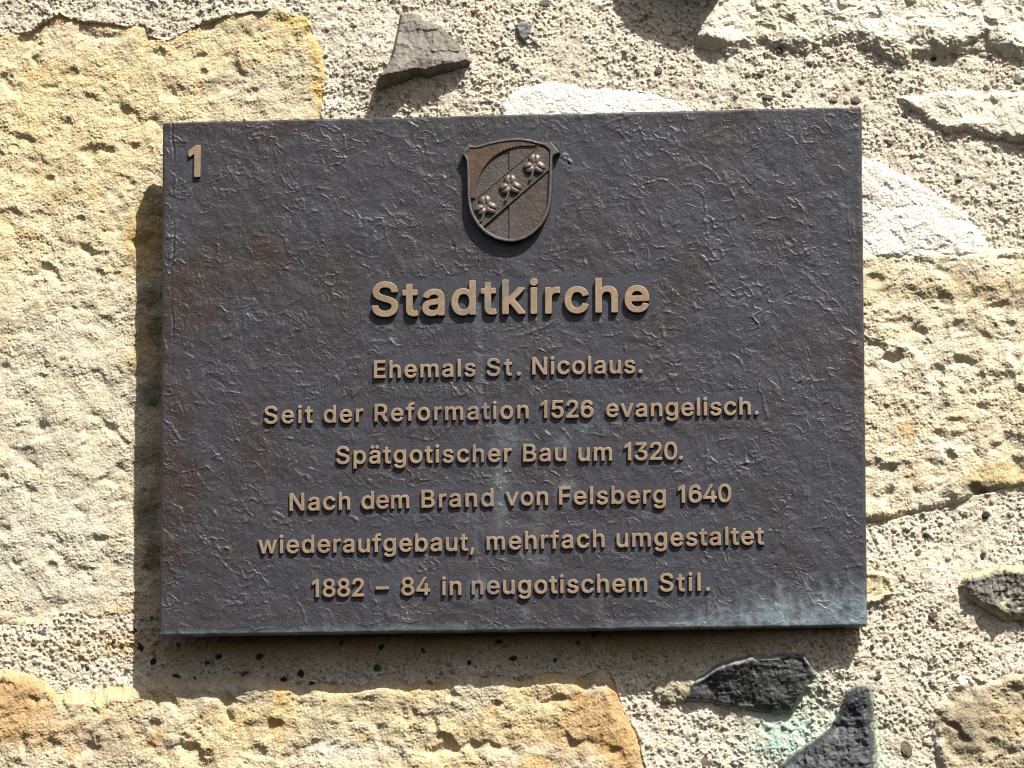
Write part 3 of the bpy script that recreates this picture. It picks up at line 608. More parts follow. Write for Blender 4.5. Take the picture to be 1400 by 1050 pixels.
 'r': (0.259, ['48,-13 41,-8 39,0 39,378 40,385 44,390 50,393 115,392 120,390 124,385 125,365 128,364 140,375 155,384 183,395 213,398 245,397 250,395 255,391 257,385 257,322 253,312 243,309 220,312 198,312 173,306 160,300 148,290 138,278 131,262 127,238 126,-5 123,-10 115,-13']),
 's': (0.365, ['161,-21 131,-16 106,-8 83,3 63,17 45,37 33,58 22,92 24,102 33,107 91,120 98,119 106,113 111,97 118,84 131,72 156,62 188,59 218,64 231,69 241,77 248,84 253,94 254,104 253,114 244,127 228,136 121,164 93,176 73,189 53,209 41,233 34,259 35,292 41,317 54,339 71,358 93,374 121,387 153,395 186,398 218,396 243,391 263,383 283,372 301,357 316,339 328,317 337,292 335,282 328,277 266,264 257,269 246,292 228,310 208,317 178,319 151,312 131,299 123,284 122,274 124,264 133,253 151,244 258,215 286,203 306,190 326,169 338,147 344,119 343,89 337,64 323,39 306,19 283,3 253,-11 226,-18 196,-21']),
 't': (0.227, ['151,-17 121,-11 96,1 76,18 62,41 55,61 52,86 51,311 49,314 4,314 -4,318 -7,326 -7,381 -4,388 6,393 51,393 52,473 56,481 61,484 126,485 134,482 139,476 139,471 140,393 206,393 214,388 217,381 217,326 214,318 204,314 141,314 139,311 140,96 143,76 146,70 151,66 171,63 201,67 211,63 215,56 226,3 226,-2 224,-7 219,-10 204,-15 176,-17']),
 'u': (0.41, ['165,-18 143,-14 125,-9 108,-1 92,10 78,22 65,40 55,57 47,77 41,105 39,132 40,385 48,392 63,393 115,393 122,390 126,385 127,142 131,115 140,92 148,83 158,75 178,66 203,64 230,68 252,80 268,97 279,122 282,150 284,385 288,390 295,393 363,392 368,387 371,380 370,-5 365,-11 358,-13 295,-13 289,-10 286,-5 285,17 283,21 260,3 233,-10 198,-18']),
 'v': (0.389, ['160,-13 153,-10 150,-5 5,375 5,385 10,391 17,393 85,393 90,392 95,388 195,109 211,158 294,388 300,392 305,393 372,393 377,391 384,385 384,375 238,-8 232,-12 227,-13']),
 'w': (0.567, ['133,-13 128,-9 124,-3 10,375 9,382 13,388 23,393 88,393 93,392 98,388 146,218 170,128 239,382 245,391 253,393 318,393 325,390 329,385 398,129 468,385 473,391 480,393 545,393 555,388 558,382 557,375 443,-3 439,-10 430,-13 368,-13 363,-12 357,-8 306,168 285,246 283,248 210,-7 205,-12 200,-13']),
 'ä': (0.389, ['140,-21 105,-14 78,-2 55,15 37,36 25,59 18,89 18,124 25,154 35,174 50,190 68,203 90,214 113,222 140,228 240,241 258,246 261,249 262,256 261,271 258,284 250,297 238,308 220,315 200,317 170,315 145,305 128,292 118,279 110,265 103,261 95,261 35,279 30,284 28,294 42,324 59,346 83,366 110,381 143,392 178,397 213,397 250,390 285,376 300,367 312,356 333,329 345,299 349,279 350,256 350,-4 345,-10 338,-13 273,-13 268,-10 264,-4 263,16 238,-3 208,-16 175,-21', '167,59 190,60 210,65 228,75 244,89 254,104 260,121 262,139 262,166 260,168 150,149 128,141 113,130 107,119 105,104 107,91 113,80 123,71 135,65 150,61', '103,431 85,440 70,456 64,476 66,499 75,517 93,531 113,537 133,535 150,526 165,509 171,489 169,469 160,451 143,436 123,430', '248,431 238,434 228,441 214,456 207,476 209,496 212,506 219,516 235,530 255,537 275,535 293,526 301,519 308,509 315,489 313,469 305,451 288,436 268,430']),
 '–': (0.33, ['15,175 10,179 7,186 7,246 10,254 17,258 310,258 318,256 323,248 323,186 319,178 312,175']),
}

# ------------------------------------------------------------------ the bronze plaque
CORN = np.array([[0.057, -0.56], [399.51, 0.54], [400.51, 294.81], [-0.055, 295.27]])   # mm, from bottom left anticlockwise
plaque = empty('memorial_plaque', (0.2, 0.0, 0.0), 'dark bronze church plaque with raised lettering and a small coat of arms', 'plaque')
plaque.location = (0, 0, 0)
def to_plate(px, py):
    x, z = unproject(px, py, 0.0)
    return x, z

# text: line -> words (text, x0, baseline y at x0, x1, baseline y at x1), cap height px, raise mm
LINES = [
 ('heading', [('Stadtkirche', 509.5, 433.6, 887.5, 427.0)], 46.5, 2.9),
 ('inscription_line', [('Ehemals', 511.6, 518.0, 650.3, 515.4), ('St.', 665.7, 515.0, 712.4, 514.0), ('Nicolaus.', 728, 513.0, 878.6, 510.8)], 24.2, 1.85),
 ('inscription_line', [('Seit', 361.7, 580.2, 428.2, 579.0), ('der', 443, 578.7, 497, 577.8), ('Reformation', 512.5, 577.2, 723, 572.8), ('1526', 739.4, 572.6, 811.8, 571.6), ('evangelisch.', 829, 571.2, 1037.4, 567.5)], 24.2, 1.85),
 ('inscription_line', [('Spätgotischer', 460, 635.2, 699.7, 632.0), ('Bau', 715.5, 632.0, 774.6, 631.2), ('um', 791, 631.0, 837, 630.6), ('1320.', 854, 630.2, 934, 629.0)], 24.2, 1.85),
 ('inscription_line', [('Nach', 396.5, 699.2, 479.2, 697.4), ('dem', 494.7, 696.8, 559.9, 695.4), ('Brand', 576.7, 695.0, 675.2, 692.8), ('von', 691.5, 692.0, 749.7, 691.2), ('Felsberg', 764.6, 690.8, 910.4, 689.0), ('1640', 927.5, 688.4, 1000, 686.9)], 24.4, 1.85),
 ('inscription_line', [('wiederaufgebaut,', 353.6, 757.6, 649, 753.6), ('mehrfach', 665.7, 752.8, 826.8, 749.0), ('umgestaltet', 843.3, 748.8, 1044.7, 745.0)], 24.4, 1.85),
 ('inscription_line', [('1882', 427.4, 817.3, 498.3, 815.8), ('–', 514.5, 815.4, 533.3, 815.0), ('84', 549, 814.8, 588.4, 814.4), ('in', 604.7, 814.2, 631, 813.9), ('neugotischem', 645.4, 813.6, 885, 809.9), ('Stil.', 902, 809.4, 970.9, 808.4)], 24.6, 1.85),
]
NUMBER = ('number', [('1', 258.3, 242.6, 273.6, 242.4)], 43.0, 1.7)

# --- plate relief
PS = 0.29
nu, nv = int(400 / PS) + 1, int(295 / PS) + 1
U, V = np.meshgrid(np.linspace(0, 1, nu), np.linspace(0, 1, nv))
PX = (CORN[0, 0] * (1 - U) + CORN[1, 0] * U) * (1 - V) + (CORN[3, 0] * (1 - U) + CORN[2, 0] * U) * V
PZ = (CORN[0, 1] * (1 - U) + CORN[1, 1] * U) * (1 - V) + (CORN[3, 1] * (1 - U) + CORN[2, 1] * U) * V
PX, PZ = PX.astype(np.float32), PZ.astype(np.float32)
edge = np.minimum(np.minimum(U, 1 - U) * 400, np.minimum(V, 1 - V) * 295).astype(np.float32)

calm = np.zeros(PX.shape, np.float32)                       # smooth bands left around the lettering
for nm, words, cap, _ in LINES + [NUMBER]:
    for (tx, x0, y0, x1, y1) in words:
        a, b = to_plate([x0, x1], [y0, y1])
        ch = cap * .419
        ex = np.maximum(np.abs(PX - (a[0] + a[1]) / 2) - (a[1] - a[0]) / 2, 0)
        ez = np.maximum(np.abs(PZ - (b[0] + b[1]) / 2 - ch / 2) - ch / 2, 0)
        calm = np.maximum(calm, 1 - sstep(0.6, 4.2, np.hypot(ex, ez) + 1.0 * fbm(PX, PZ, 6, 901, 2)))
sc = to_plate(699, 262)
sdist = np.hypot((PX - sc[0]) / 27.0, (PZ - sc[1]) / 31.0)
calm_shield = 1 - sstep(0.95, 1.32, sdist + .12 * fbm(PX, PZ, 8, 905, 2))
calm_all = np.maximum(calm, calm_shield)

rs = np.random.RandomState(77)
STK = np.zeros((nv, nu), np.float32)
cluster = sstep(-.2, .4, fbm(PX, PZ, 34, 911, 3))
win = np.arange(-6, 7)
WU, WV = np.meshgrid(win, win)
def stamp(px, pz, sig, amp):
    iu = px / PS
    iv = pz / PS
    bu = np.round(iu).astype(int)
    bv = np.round(iv).astype(int)
    uu = bu[:, None] + WU.ravel()[None]
    vv = bv[:, None] + WV.ravel()[None]
    d2 = ((uu - iu[:, None]) ** 2 + (vv - iv[:, None]) ** 2) * PS * PS
    val = (amp[:, None] * np.exp(-d2 / (2 * sig[:, None] ** 2))).astype(np.float32)
    ok = (uu >= 0) & (uu < nu) & (vv >= 0) & (vv < nv)
    np.maximum.at(STK, (vv[ok], uu[ok]), val[ok])
sx, sz, ss, sa = [], [], [], []
n_str = 0
while n_str < 1000:
    x, z = rs.rand() * 400, rs.rand() * 295
    if cluster[min(int(z / PS), nv - 1), min(int(x / PS), nu - 1)] < rs.rand() * .9:
        continue
    n_str += 1
    L = 1.5 + rs.gamma(1.7, 2.6)
    ang = rs.normal(0, 0.75) if rs.rand() < .6 else rs.rand() * 6.28
    curv = rs.normal(0, 0.035)
    sig0 = 0.26 + 0.34 * rs.rand() ** 1.6
    amp0 = 0.08 + 0.27 * rs.rand() ** 1.8
    n = max(int(L / .28), 4)
    for q in range(n):
        t = q / n
        e = math.sin(math.pi * (t * .92 + .05)) ** .5
        sx.append(x); sz.append(z); ss.append(sig0 * (.75 + .25 * e)); sa.append(amp0 * e * (.45 + .75 * rs.rand()))
        curv += rs.normal(0, 0.02)
        curv *= .93
        ang += curv + rs.normal(0, .17)
        x += .28 * math.cos(ang)
        z += .28 * math.sin(ang)
for q in range(230):                                          # longer creases
    x, z, ang = rs.rand() * 400, rs.rand() * 295, rs.normal(0, .8)
    L, sig0, amp0, curv = 7 + rs.gamma(2, 4.5), .36 + .4 * rs.rand(), .2 + .34 * rs.rand(), rs.normal(0, .03)
    n = int(L / .28)
    beat = rs.rand(4) * 6.28
    for q2 in range(n):
        t = q2 / n
        e = math.sin(math.pi * t) ** .6 * (.55 + .25 * math.sin(beat[0] + q2 * .21) + .2 * math.sin(beat[1] + q2 * .47))
        sx.append(x); sz.append(z); ss.append(sig0 * (.8 + .3 * e)); sa.append(amp0 * e)
        curv = curv * .985 + rs.normal(0, .008)
        ang += curv + rs.normal(0, .07)
        x += .28 * math.cos(ang)
        z += .28 * math.sin(ang)
for q in range(3600):                                         # beads of metal
    sx.append(rs.rand() * 400); sz.append(rs.rand() * 295); ss.append(.2 + .22 * rs.rand()); sa.append(.06 + .3 * rs.rand() ** 2)
stamp(np.array(sx), np.array(sz), np.array(ss), np.array(sa))
wx = PX + 3.0 * fbm(PX, PZ, 9, 921, 2)
wz = PZ + 3.0 * fbm(PX, PZ, 9, 925, 2)
rdg = 1 - np.abs(fbm(wx, wz, 9.0, 931, 2)) * 3.2
crinkle = sstep(0.55, 1.0, rdg) * sstep(-.1, .5, fbm(PX, PZ, 24, 935, 2)) * .30
rdg2 = 1 - np.abs(perlin(wx * 1.3, wz, 4.2, 938)) * 3.0
crinkle = crinkle + sstep(0.6, 1.0, rdg2) * sstep(0.0, .5, fbm(PX, PZ, 18, 941, 2)) * .22
rdg3 = 1 - np.abs(perlin(wx * .8 + 40, wz * 1.25, 2.3, 933)) * 2.6
crinkle = crinkle + sstep(.5, 1.0, rdg3) * sstep(-.05, .55, fbm(PX, PZ, 14, 936, 3)) * .15
relief = (STK + crinkle) * (1 - .90 * calm_all) * sstep(0.5, 3.0, edge)
relief = relief + 0.42 * fbm(PX, PZ, 26, 945, 2) * (1 - .6 * calm_all) + 0.36 * fbm(wx, wz, 9, 943, 3) * (1 - .8 * calm_all) + 0.09 * fbm(PX, PZ, 3.0, 948, 4, .65) * (1 - .5 * calm_all) + .03 * perlin(PX, PZ, .8, 952)
# narrow worn margin with a cast seam down the left side, and one inside the right edge
seam = lambda c, wd, amp, sd: amp * np.exp(-((PX - c - 4.0 * fbm(PX * 0, PZ, 45, sd, 4)) / wd) ** 2) * sstep(-.3, .25, fbm(PX * 0, PZ, 30, sd + 7, 3))
relief = relief - seam(6.4, .55, .38, 961) * sstep(.35, .55, V) + seam(7.6, .6, .18, 961) * sstep(.35, .55, V)
relief = relief + seam(393, .6, .12, 965) * sstep(.45, .6, V)
for (pa, pb, r_, a_) in [(779, 221, .9, 1.1), (772, 217, .6, .5), (607, 282, .4, .5), (1000, 240, .5, .4), (1166, 222, .35, .35)]:
    a, b = to_plate(pa, pb)
    relief = relief + a_ * np.exp(-(((PX - a) + .4 * (PZ - b)) ** 2 * 1.2 + (PZ - b) ** 2 * .7) / r_ ** 2)
for (pa, pb, r_) in [(1061, 773, .55), (1056, 757, .5), (1029, 736, .35), (830, 510, .5), (620, 337, .8)]:     # casting pinholes
    a, b = to_plate(pa, pb)
    relief = relief - .8 * np.exp(-((PX - a) ** 2 + (PZ - b) ** 2) / r_ ** 2)
RR = 1.3
er = np.clip(edge, 0, RR)
relief = relief - (RR - np.sqrt(np.maximum(RR ** 2 - (RR - er) ** 2, 0)))

# --- patina
g = lambda lam, sd, o=3: fbm(PX, PZ, lam, sd, o)
C = mix((.042, .039, .042), (.049, .048, .055), sstep(-.4, .4, g(70, 971)))
brown = sstep(0.0, .5, g(55, 975) + .55 * (1 - sstep(0, 90, PX)) + .35 * (1 - sstep(0, 10, 295 - PZ)) + .5 * (1 - sstep(3, 14, 400 - PX)) * sstep(.25, .5, V) - .25)
C = C * (1 - .85 * brown[..., None]) + np.asarray((.044, .029, .024), np.float32) * .85 * brown[..., None]
blue = calm * .75 + calm_shield * .65 + .65 * sstep(-.1, .5, g(40, 981) + .25 * sstep(180, 330, PX))
blue = np.clip(blue, 0, 1) * (0.7 + .5 * g(9, 985))
C = C * (1 - blue[..., None]) + np.asarray((.050, .058, .076), np.float32) * blue[..., None]
worn = np.clip(STK * 2.0 + crinkle * 2.4, 0, 1) * (1 - calm_all) * .38                 # rubbed ridges
C = C * (1 - worn[..., None]) + np.asarray((.100, .098, .100), np.float32) * worn[..., None]
# verdigris creeping up from the lower edge, strongest at the lower right corner
strk = .6 * fbm(PX * 1.0, PZ * .3, 5, 991, 3, .6) + .6 * fbm(PX, PZ, 9, 992, 3)
reach = 3.2 + 30 * sstep(235, 385, PX) + 4 * np.exp(-((PX - 150) / 40) ** 2) + 3 * np.exp(-((PX - 90) / 20) ** 2)
ver = (1 - sstep(.1, 1.0, PZ / reach + .5 * strk + .3 * g(12, 994) - .05 * 0)) * np.clip(.5 + .55 * fbm(PX, PZ, 3.4, 997, 4, .65) + .5 * g(14, 999), 0, 1)
ver = np.clip(ver * (.55 + .75 * sstep(240, 390, PX)), 0, .95)
for (pa, pb, r_, a_) in [(775, 672, 4.5, .85), (655, 806, 4.5, .8), (700, 600, 7, .3), (612, 300, 2, .3), (845, 508, 2.6, .7), (683, 660, 4.5, .5), (686, 690, 4, .45), (800, 582, 3.5, .5), (650, 425, 3.5, .5), (672, 430, 3, .5), (640, 575, 4, .35), (720, 750, 5, .3), (770, 605, 4, .4), (800, 625, 3, .4)]:
    a, b = to_plate(pa, pb)
    ver = np.maximum(ver, a_ * np.exp(-((PX - a) ** 2 + ((PZ - b) * .8) ** 2) / r_ ** 2) * np.clip(.6 + 1.2 * g(2.5, 1003), 0, 1))
C = C * (1 - ver[..., None]) + np.asarray((.25, .325, .35), np.float32) * ver[..., None]
# grey run marks below the shield
xs_ = to_plate(655, 530)[0], to_plate(690, 700)[0], to_plate(735, 720)[0], to_plate(785, 760)[0]
run = np.zeros(PX.shape, np.float32)
for k_, (pa, pb0, pb1, wd, a_) in enumerate([(658, 515, 545, .55, .8), (640, 700, 720, .5, .7), (683, 560, 725, 5.0, .55), (737, 690, 775, 4.5, .5), (655, 440, 600, 2.2, .35), (652, 640, 800, 1.2, .4), (820, 820, 860, 2, .35), (560, 835, 862, 6, .3), (640, 690, 730, 7, .2), (700, 440, 500, 10, .2), (720, 830, 850, 2.2, .5), (560, 740, 800, 9, .15)]):
    a, b0 = to_plate(pa, pb0)
    _, b1 = to_plate(pa, pb1)
    k2 = np.exp(-((PX - a + .9 * fbm(PX * 0, PZ, 9, 1010 + k_, 2)) / wd) ** 2) * sstep(b1 - 5, b1 + 2, PZ) * (1 - sstep(b0 - 2, b0 + 5, PZ))
    run = np.maximum(run, a_ * k2 * np.clip(.7 + g(4, 1015), 0, 1))
C = C * (1 - run[..., None]) + np.asarray((.15, .155, .158), np.float32) * run[..., None]
C = C * (1 + .30 * fbm(PX, PZ, 1.6, 1021, 3, .7)[..., None])
fl, rl = worley(PX, PZ, 2.6, 1025)                                                      # small scattered pale specks
spk = np.where(rl > .84, 1 - sstep(.06, .13, fl), 0) * .6
C = C * (1 - spk[..., None]) + np.asarray((.24, .24, .245), np.float32) * spk[..., None]
C = np.clip(C * np.array((.575, .57, .60), np.float32), .010, .6)

def bronze_material():
    m = NT('patinated_bronze')
    at = m.n('ShaderNodeAttribute', attribute_name='tint')
    m.l(at.outputs['Color'], m.b.inputs['Base Color'])
    r = m.ramp(m.noise(260, 4, .65), [(.3, (.33,) * 3), (.72, (.52,) * 3)])
    m.l(r, m.b.inputs['Roughness'])
    m.b.inputs['Metallic'].default_value = 0.0
    m.b.inputs['Specular IOR Level'].default_value = .42
    m.bump(m.noise(1100, 4, .7), .00022)
    return m.m
M_BRONZE = bronze_material()
def plain_bronze(name, c0, c1, metal, r0, r1, scale=420, bump=.00015):
    m = NT(name)
    n1 = m.noise(scale, 4, .65)
    col = m.ramp(n1, [(.32, c0), (.68, c1)])
    m.l(col, m.b.inputs['Base Color'])
    m.l(m.ramp(m.noise(scale * .6, 3), [(.3, (r0,) * 3), (.7, (r1,) * 3)]), m.b.inputs['Roughness'])
    m.b.inputs['Metallic'].default_value = metal
    m.bump(m.noise(scale * 2.5, 3, .65), bump)
    return m
_lt = plain_bronze('worn_letter_bronze', (.185, .128, .078), (.245, .175, .112), .2, .42, .6)
# grey tarnish drops on some letters below the shield
_m = _lt
_old = _m.b.inputs['Base Color'].links[0].from_socket
_sep = _m.n('ShaderNodeSeparateXYZ')
_m.l(_m.coord(), _sep.inputs[0])
_dx = _m.math('ABSOLUTE', _m.math('SUBTRACT', _sep.outputs[0], .188))
_band = _m.math('SUBTRACT', 1.0, _m.math('DIVIDE', _dx, .030), clamp=True)
_tar = _m.math('MULTIPLY', _band, _m.ramp(_m.noise(90, 3, .6), [(.46, (0, 0, 0)), (.58, (1, 1, 1))]))
_m.l(_m.mixc(_m.math('MULTIPLY', _tar, .8), _old, (.12, .117, .11)), _m.b.inputs['Base Color'])
_new = _m.b.inputs['Base Color'].links[0].from_socket
_dirt = _m.ramp(_m.noise(45, 5, .7), [(.50, (0, 0, 0)), (.72, (1, 1, 1))])                 # brown tarnish left in patches
_new = _m.mixc(_m.math('MULTIPLY', _dirt, .55), _new, (.105, .075, .055))
_dirt = _m.ramp(_m.noise(160, 3, .6), [(.62, (0, 0, 0)), (.70, (1, 1, 1))])
_new = _m.mixc(_m.math('MULTIPLY', _dirt, .5), _new, (.16, .155, .14))
_m.l(_new, _m.b.inputs['Base Color'])
M_LETTER = _lt.m
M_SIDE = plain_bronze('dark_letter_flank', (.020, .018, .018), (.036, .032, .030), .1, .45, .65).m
M_SHIELD = plain_bronze('shield_bronze', (.045, .039, .036), (.072, .063, .057), .35, .36, .55, 300, .0004).m
M_RIM = plain_bronze('shield_rim_bronze', (.065, .056, .049), (.10, .087, .076), .4, .34, .52, 380, .0003).m
M_BROWN = plain_bronze('brown_bronze', (.060, .036, .024), (.09, .056, .038), .35, .38, .55, 260, .0003).m
M_REDDISH = plain_bronze('reddish_bronze', (.046, .040, .037), (.078, .056, .049), .35, .38, .55, 110, .0005).m
M_CLOVER = plain_bronze('clover_bronze', (.085, .070, .06), (.13, .108, .094), .4, .34, .5, 500).m

# --- plate mesh: front relief, rounded edge, sides and back
THICK = 10.0
ewob = .35 * sstep(0, 1, 1 - edge / 12)
DX = ewob * fbm(PX * .15, PZ, 16, 1031, 3) * 1.2
DZ = ewob * fbm(PX, PZ * .15, 16, 1035, 3) * 1.2
ROUND = 1.6                                                # softly rounded plan corners
cu = np.minimum(U, 1 - U) * 400
cv = np.minimum(V, 1 - V) * 295
kx, kz = np.clip(ROUND - cu, 0, None), np.clip(ROUND - cv, 0, None)
rad = np.hypot(kx, kz)
shr = np.where(rad > ROUND, 1 - ROUND / np.maximum(rad, 1e-6), 0)
DX = DX + np.where(U < .5, 1, -1) * kx * shr
DZ = DZ + np.where(V < .5, 1, -1) * kz * shr
fx, fz = PX + DX, PZ + DZ
vf = np.stack([fx.ravel(), -relief.ravel(), fz.ravel()], 1)
idx = np.arange(nu * nv).reshape(nv, nu)
faces = np.stack([idx[:-1, :-1].ravel(), idx[:-1, 1:].ravel(), idx[1:, 1:].ravel(), idx[1:, :-1].ravel()], 1)
loop = np.concatenate([idx[0, :], idx[1:, -1], idx[-1, -2::-1], idx[-2:0:-1, 0]])
nl = len(loop)
rings, fcs, prev, cc = [vf], [faces], loop, [C.reshape(-1, 3)]
cen = np.array([200.0, 0, 147.0])
for dpt, shrink in ((3.0, .0), (THICK - .8, -.001), (THICK, .002)):
    r_ = vf[loop].copy()
    r_[:, 1] = dpt
    r_[:, [0, 2]] = cen[[0, 2]] + (r_[:, [0, 2]] - cen[[0, 2]]) * (1 - shrink)
    base = sum(len(q) for q in rings)
    cur = base + np.arange(nl)
    rings.append(r_)
    cc.append(C.reshape(-1, 3)[loop] * 1.0)
    fcs.append(np.stack([prev, cur, np.roll(cur, -1), np.roll(prev, -1)], 1))
    prev = cur
base = sum(len(q) for q in rings)
rings.append(np.array([[200.0, THICK, 147.0]]))
cc.append(np.array([[.04, .04, .04]]))
fcs.append(np.stack([prev, np.full(nl, base), np.full(nl, base), np.roll(prev, -1)], 1))
last = fcs.pop()
plate = mesh_from('plate', np.concatenate(rings) / 1000, np.concatenate(fcs), M_BRONZE, np.concatenate(cc), plaque)
_bm = bmesh.new()
_bm.from_mesh(plate.data)
_bm.verts.ensure_lookup_table()
_c = _bm.verts[base]
for i in range(nl):
    _bm.faces.new((_bm.verts[int(prev[i])], _c, _bm.verts[int(prev[(i + 1) % nl])]))
_bm.to_mesh(plate.data)
_bm.free()

# --- raised lettering
def curve_solid(name, polys, y_front, y_back, bevel, parent, mat_top, mat_side, res=2, tilt=None, fat=0.0):
    """polys: list of loops (x, z in mm); a solid between y_back and y_front with a rounded front edge"""
    cu = bpy.data.curves.new(name, 'CURVE')
    cu.dimensions = '2D'
    cu.fill_mode = 'BOTH'
    cu.offset = fat - bevel
    cu.bevel_depth = bevel
    cu.bevel_resolution = res
    cu.extrude = max((y_back - y_front) / 2 - bevel, .01)
    for P in polys:
        sp = cu.splines.new('POLY')
        sp.points.add(len(P) - 1)
        for q, (a, b) in zip(sp.points, P):
            q.co = (a, b, 0, 1)
        sp.use_cyclic_u = True
    tmp = bpy.data.objects.new('tmp', cu)
    COL.objects.link(tmp)
    dg = bpy.context.evaluated_depsgraph_get()
    me = bpy.data.meshes.new_from_object(tmp.evaluated_get(dg))
    bpy.data.objects.remove(tmp)
    bpy.data.curves.remove(cu)
    me.name = name
    n = len(me.vertices)
    co = np.empty(n * 3, np.float32)
    me.vertices.foreach_get('co', co)
    co = co.reshape(-1, 3)
    out = np.stack([co[:, 0], (y_front + y_back) / 2 - co[:, 2], co[:, 1]], 1)
    if tilt is not None:
        out = tilt(out)
    me.vertices.foreach_set('co', (out / 1000).ravel().astype(np.float32))
    me.update()
    me.materials.clear()
    me.materials.append(mat_top)
    me.materials.append(mat_side)
    nf = len(me.polygons)
    nn = np.empty(nf * 3, np.float32)
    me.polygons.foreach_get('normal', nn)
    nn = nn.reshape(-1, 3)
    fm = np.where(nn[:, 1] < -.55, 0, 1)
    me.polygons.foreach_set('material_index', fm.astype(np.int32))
    me.polygons.foreach_set('use_smooth', np.zeros(nf, bool))
    o = bpy.data.objects.new(name, me)
    COL.objects.link(o)
    o.parent = parent
    return o
GL = {ch: (adv, [[tuple(int(v) / 1000 for v in q.split(',')) for q in L.split()] for L in loops]) for ch, (adv, loops) in GLYPHS.items()}
CAPU = .536
def word_polys(tx, x0, y0, x1, y1, cap):
    a, b = to_plate([x0, x1], [y0, y1])
    sc = cap * .4190 / CAPU
    ang = math.atan2(b[1] - b[0], a[1] - a[0])
    L = math.hypot(b[1] - b[0], a[1] - a[0])
    lefts = [min(p[0] for l in GL[c][1] for p in l) for c in tx]
    rights = [max(p[0] for l in GL[c][1] for p in l) for c in tx]
    adv = [GL[c][0] for c in tx]
    if len(tx) == 1:
        stretch = L / ((rights[0] - lefts[0]) * sc)
        sxx, track = sc * min(max(stretch, .8), 1.2), 0
    else:
        sxx = sc * 1.02
        nat = sum(adv[:-1]) - lefts[0] + rights[-1]
        track = (L / sxx - nat) / (len(tx) - 1)
        if track > .10 or track < -.02:                       # keep the spacing believable, widen the letters instead
            want = min(max(track, -.02), .10)
            sxx = L / (nat + want * (len(tx) - 1))
            track = want
    pen = -lefts[0]
    out = []
    for c, w_ in zip(tx, adv):
        jit = random.Random(ord(c) * 131 + int(pen * 1000)).uniform(-.004, .004)
        for l in GL[c][1]:
            out.append([(a[0] + math.cos(ang) * (p[0] + pen) * sxx - math.sin(ang) * (p[1] + .0135 + jit) * sc,
                         b[0] + math.sin(ang) * (p[0] + pen) * sxx + math.cos(ang) * (p[1] + .0135 + jit) * sc) for p in l])
        pen += w_ + track
    return out
for nm, words, cap, raise_ in LINES + [NUMBER]:
    polys = []
    for (tx, x0, y0, x1, y1) in words:
        polys += word_polys(tx, x0, y0, x1, y1, cap)
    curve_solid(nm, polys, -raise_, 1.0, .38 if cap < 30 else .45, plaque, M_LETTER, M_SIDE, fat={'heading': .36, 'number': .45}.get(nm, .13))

# --- the coat of arms
def zp(pts):                                                # points read off an enlargement of the shield
    x, z = to_plate([600 + p[0] / 5.833 for p in pts], [170 + p[1] / 5.833 for p in pts])
    return list(zip(x, z))
def catmull(P, n=6, closed=True, sharp=()):
    out = []
    m = len(P)
    P = [np.array(p, float) for p in P]
    for i in range(m if closed else m - 1):
        p0, p1, p2, p3 = P[(i - 1) % m], P[i], P[(i + 1) % m], P[(i + 2) % m]
        if not closed:
            p0 = P[max(i - 1, 0)]
            p3 = P[min(i + 2, m - 1)]
        t1 = (p2 - p0) * .5
        t2 = (p3 - p1) * .5
        if i in sharp:
            t1 = (p2 - p1) * .6
        if (i + 1) % m in sharp:
            t2 = (p2 - p1) * .6
        for k in range(n):
            t = k / n
            out.append(tuple((2 * t ** 3 - 3 * t ** 2 + 1) * p1 + (t ** 3 - 2 * t ** 2 + t) * t1 + (-2 * t ** 3 + 3 * t ** 2) * p2 + (t ** 3 - t ** 2) * t2))
    if not closed:
        out.append(tuple(P[-1]))
    return out
OUT = [(245, 172), (290, 186), (340, 176), (420, 154), (520, 134), (630, 124), (720, 132), (800, 152), (850, 160), (882, 152), (893, 142), (972, 238), (918, 268), (910, 330), (908, 450), (902, 590), (884, 700), (832, 808), (742, 896), (650, 940), (562, 950), (450, 924), (350, 858), (272, 748), (240, 640), (234, 500), (231, 360), (222, 292), (190, 246)]
SHARP = (0, 10, 11, 28)
outer = catmull(zp(OUT), 5, True, SHARP)
INN = [(262, 206), (300, 206), (350, 196), (420, 176), (520, 156), (630, 146), (720, 154), (800, 174), (846, 186), (866, 200), (884, 216), (890, 230), (889, 268), (887, 330), (884, 450), (877, 586), (860, 690), (812, 790), (730, 872), (645, 915), (562, 924), (462, 900), (368, 838), (294, 736), (264, 634), (258, 500), (254, 360), (246, 290), (226, 250)]
inner = catmull(zp(INN), 5, True, ())
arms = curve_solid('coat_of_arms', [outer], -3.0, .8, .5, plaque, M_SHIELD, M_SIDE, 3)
arms['label'] = 'small raised shield with three clover leaves on a slanting band'
def sub(name, polys, yf, bev, top, side=None, tilt=None, yb=-2.6):
    return curve_solid(name, polys, yf, yb, bev, arms, top, side or M_SHIELD, 3, tilt)
sub('rim', [outer, inner], -5.6, .6, M_RIM)
ARC = [(800, 184), (720, 186), (640, 190), (556, 212), (490, 242), (430, 284), (385, 334), (350, 386), (326, 436), (310, 486), (300, 540), (294, 600)]
panel = catmull(zp([(262, 602), (256, 500), (252, 360), (244, 290), (224, 250), (262, 204), (300, 204), (350, 194), (420, 174), (520, 154), (630, 144), (720, 152), (802, 174)]), 4, False) + catmull(zp(ARC), 4, False)
sub('brown_panel', [panel], -5.0, .35, M_BROWN)['label'] = 'reddish brown curved panel of the shield'
sub('field', [zp([(252, 620), (300, 500), (330, 420), (390, 320), (470, 240), (556, 196), (556, 926), (462, 904), (366, 842), (290, 740), (258, 640)])], -3.3, .15, M_SHIELD)
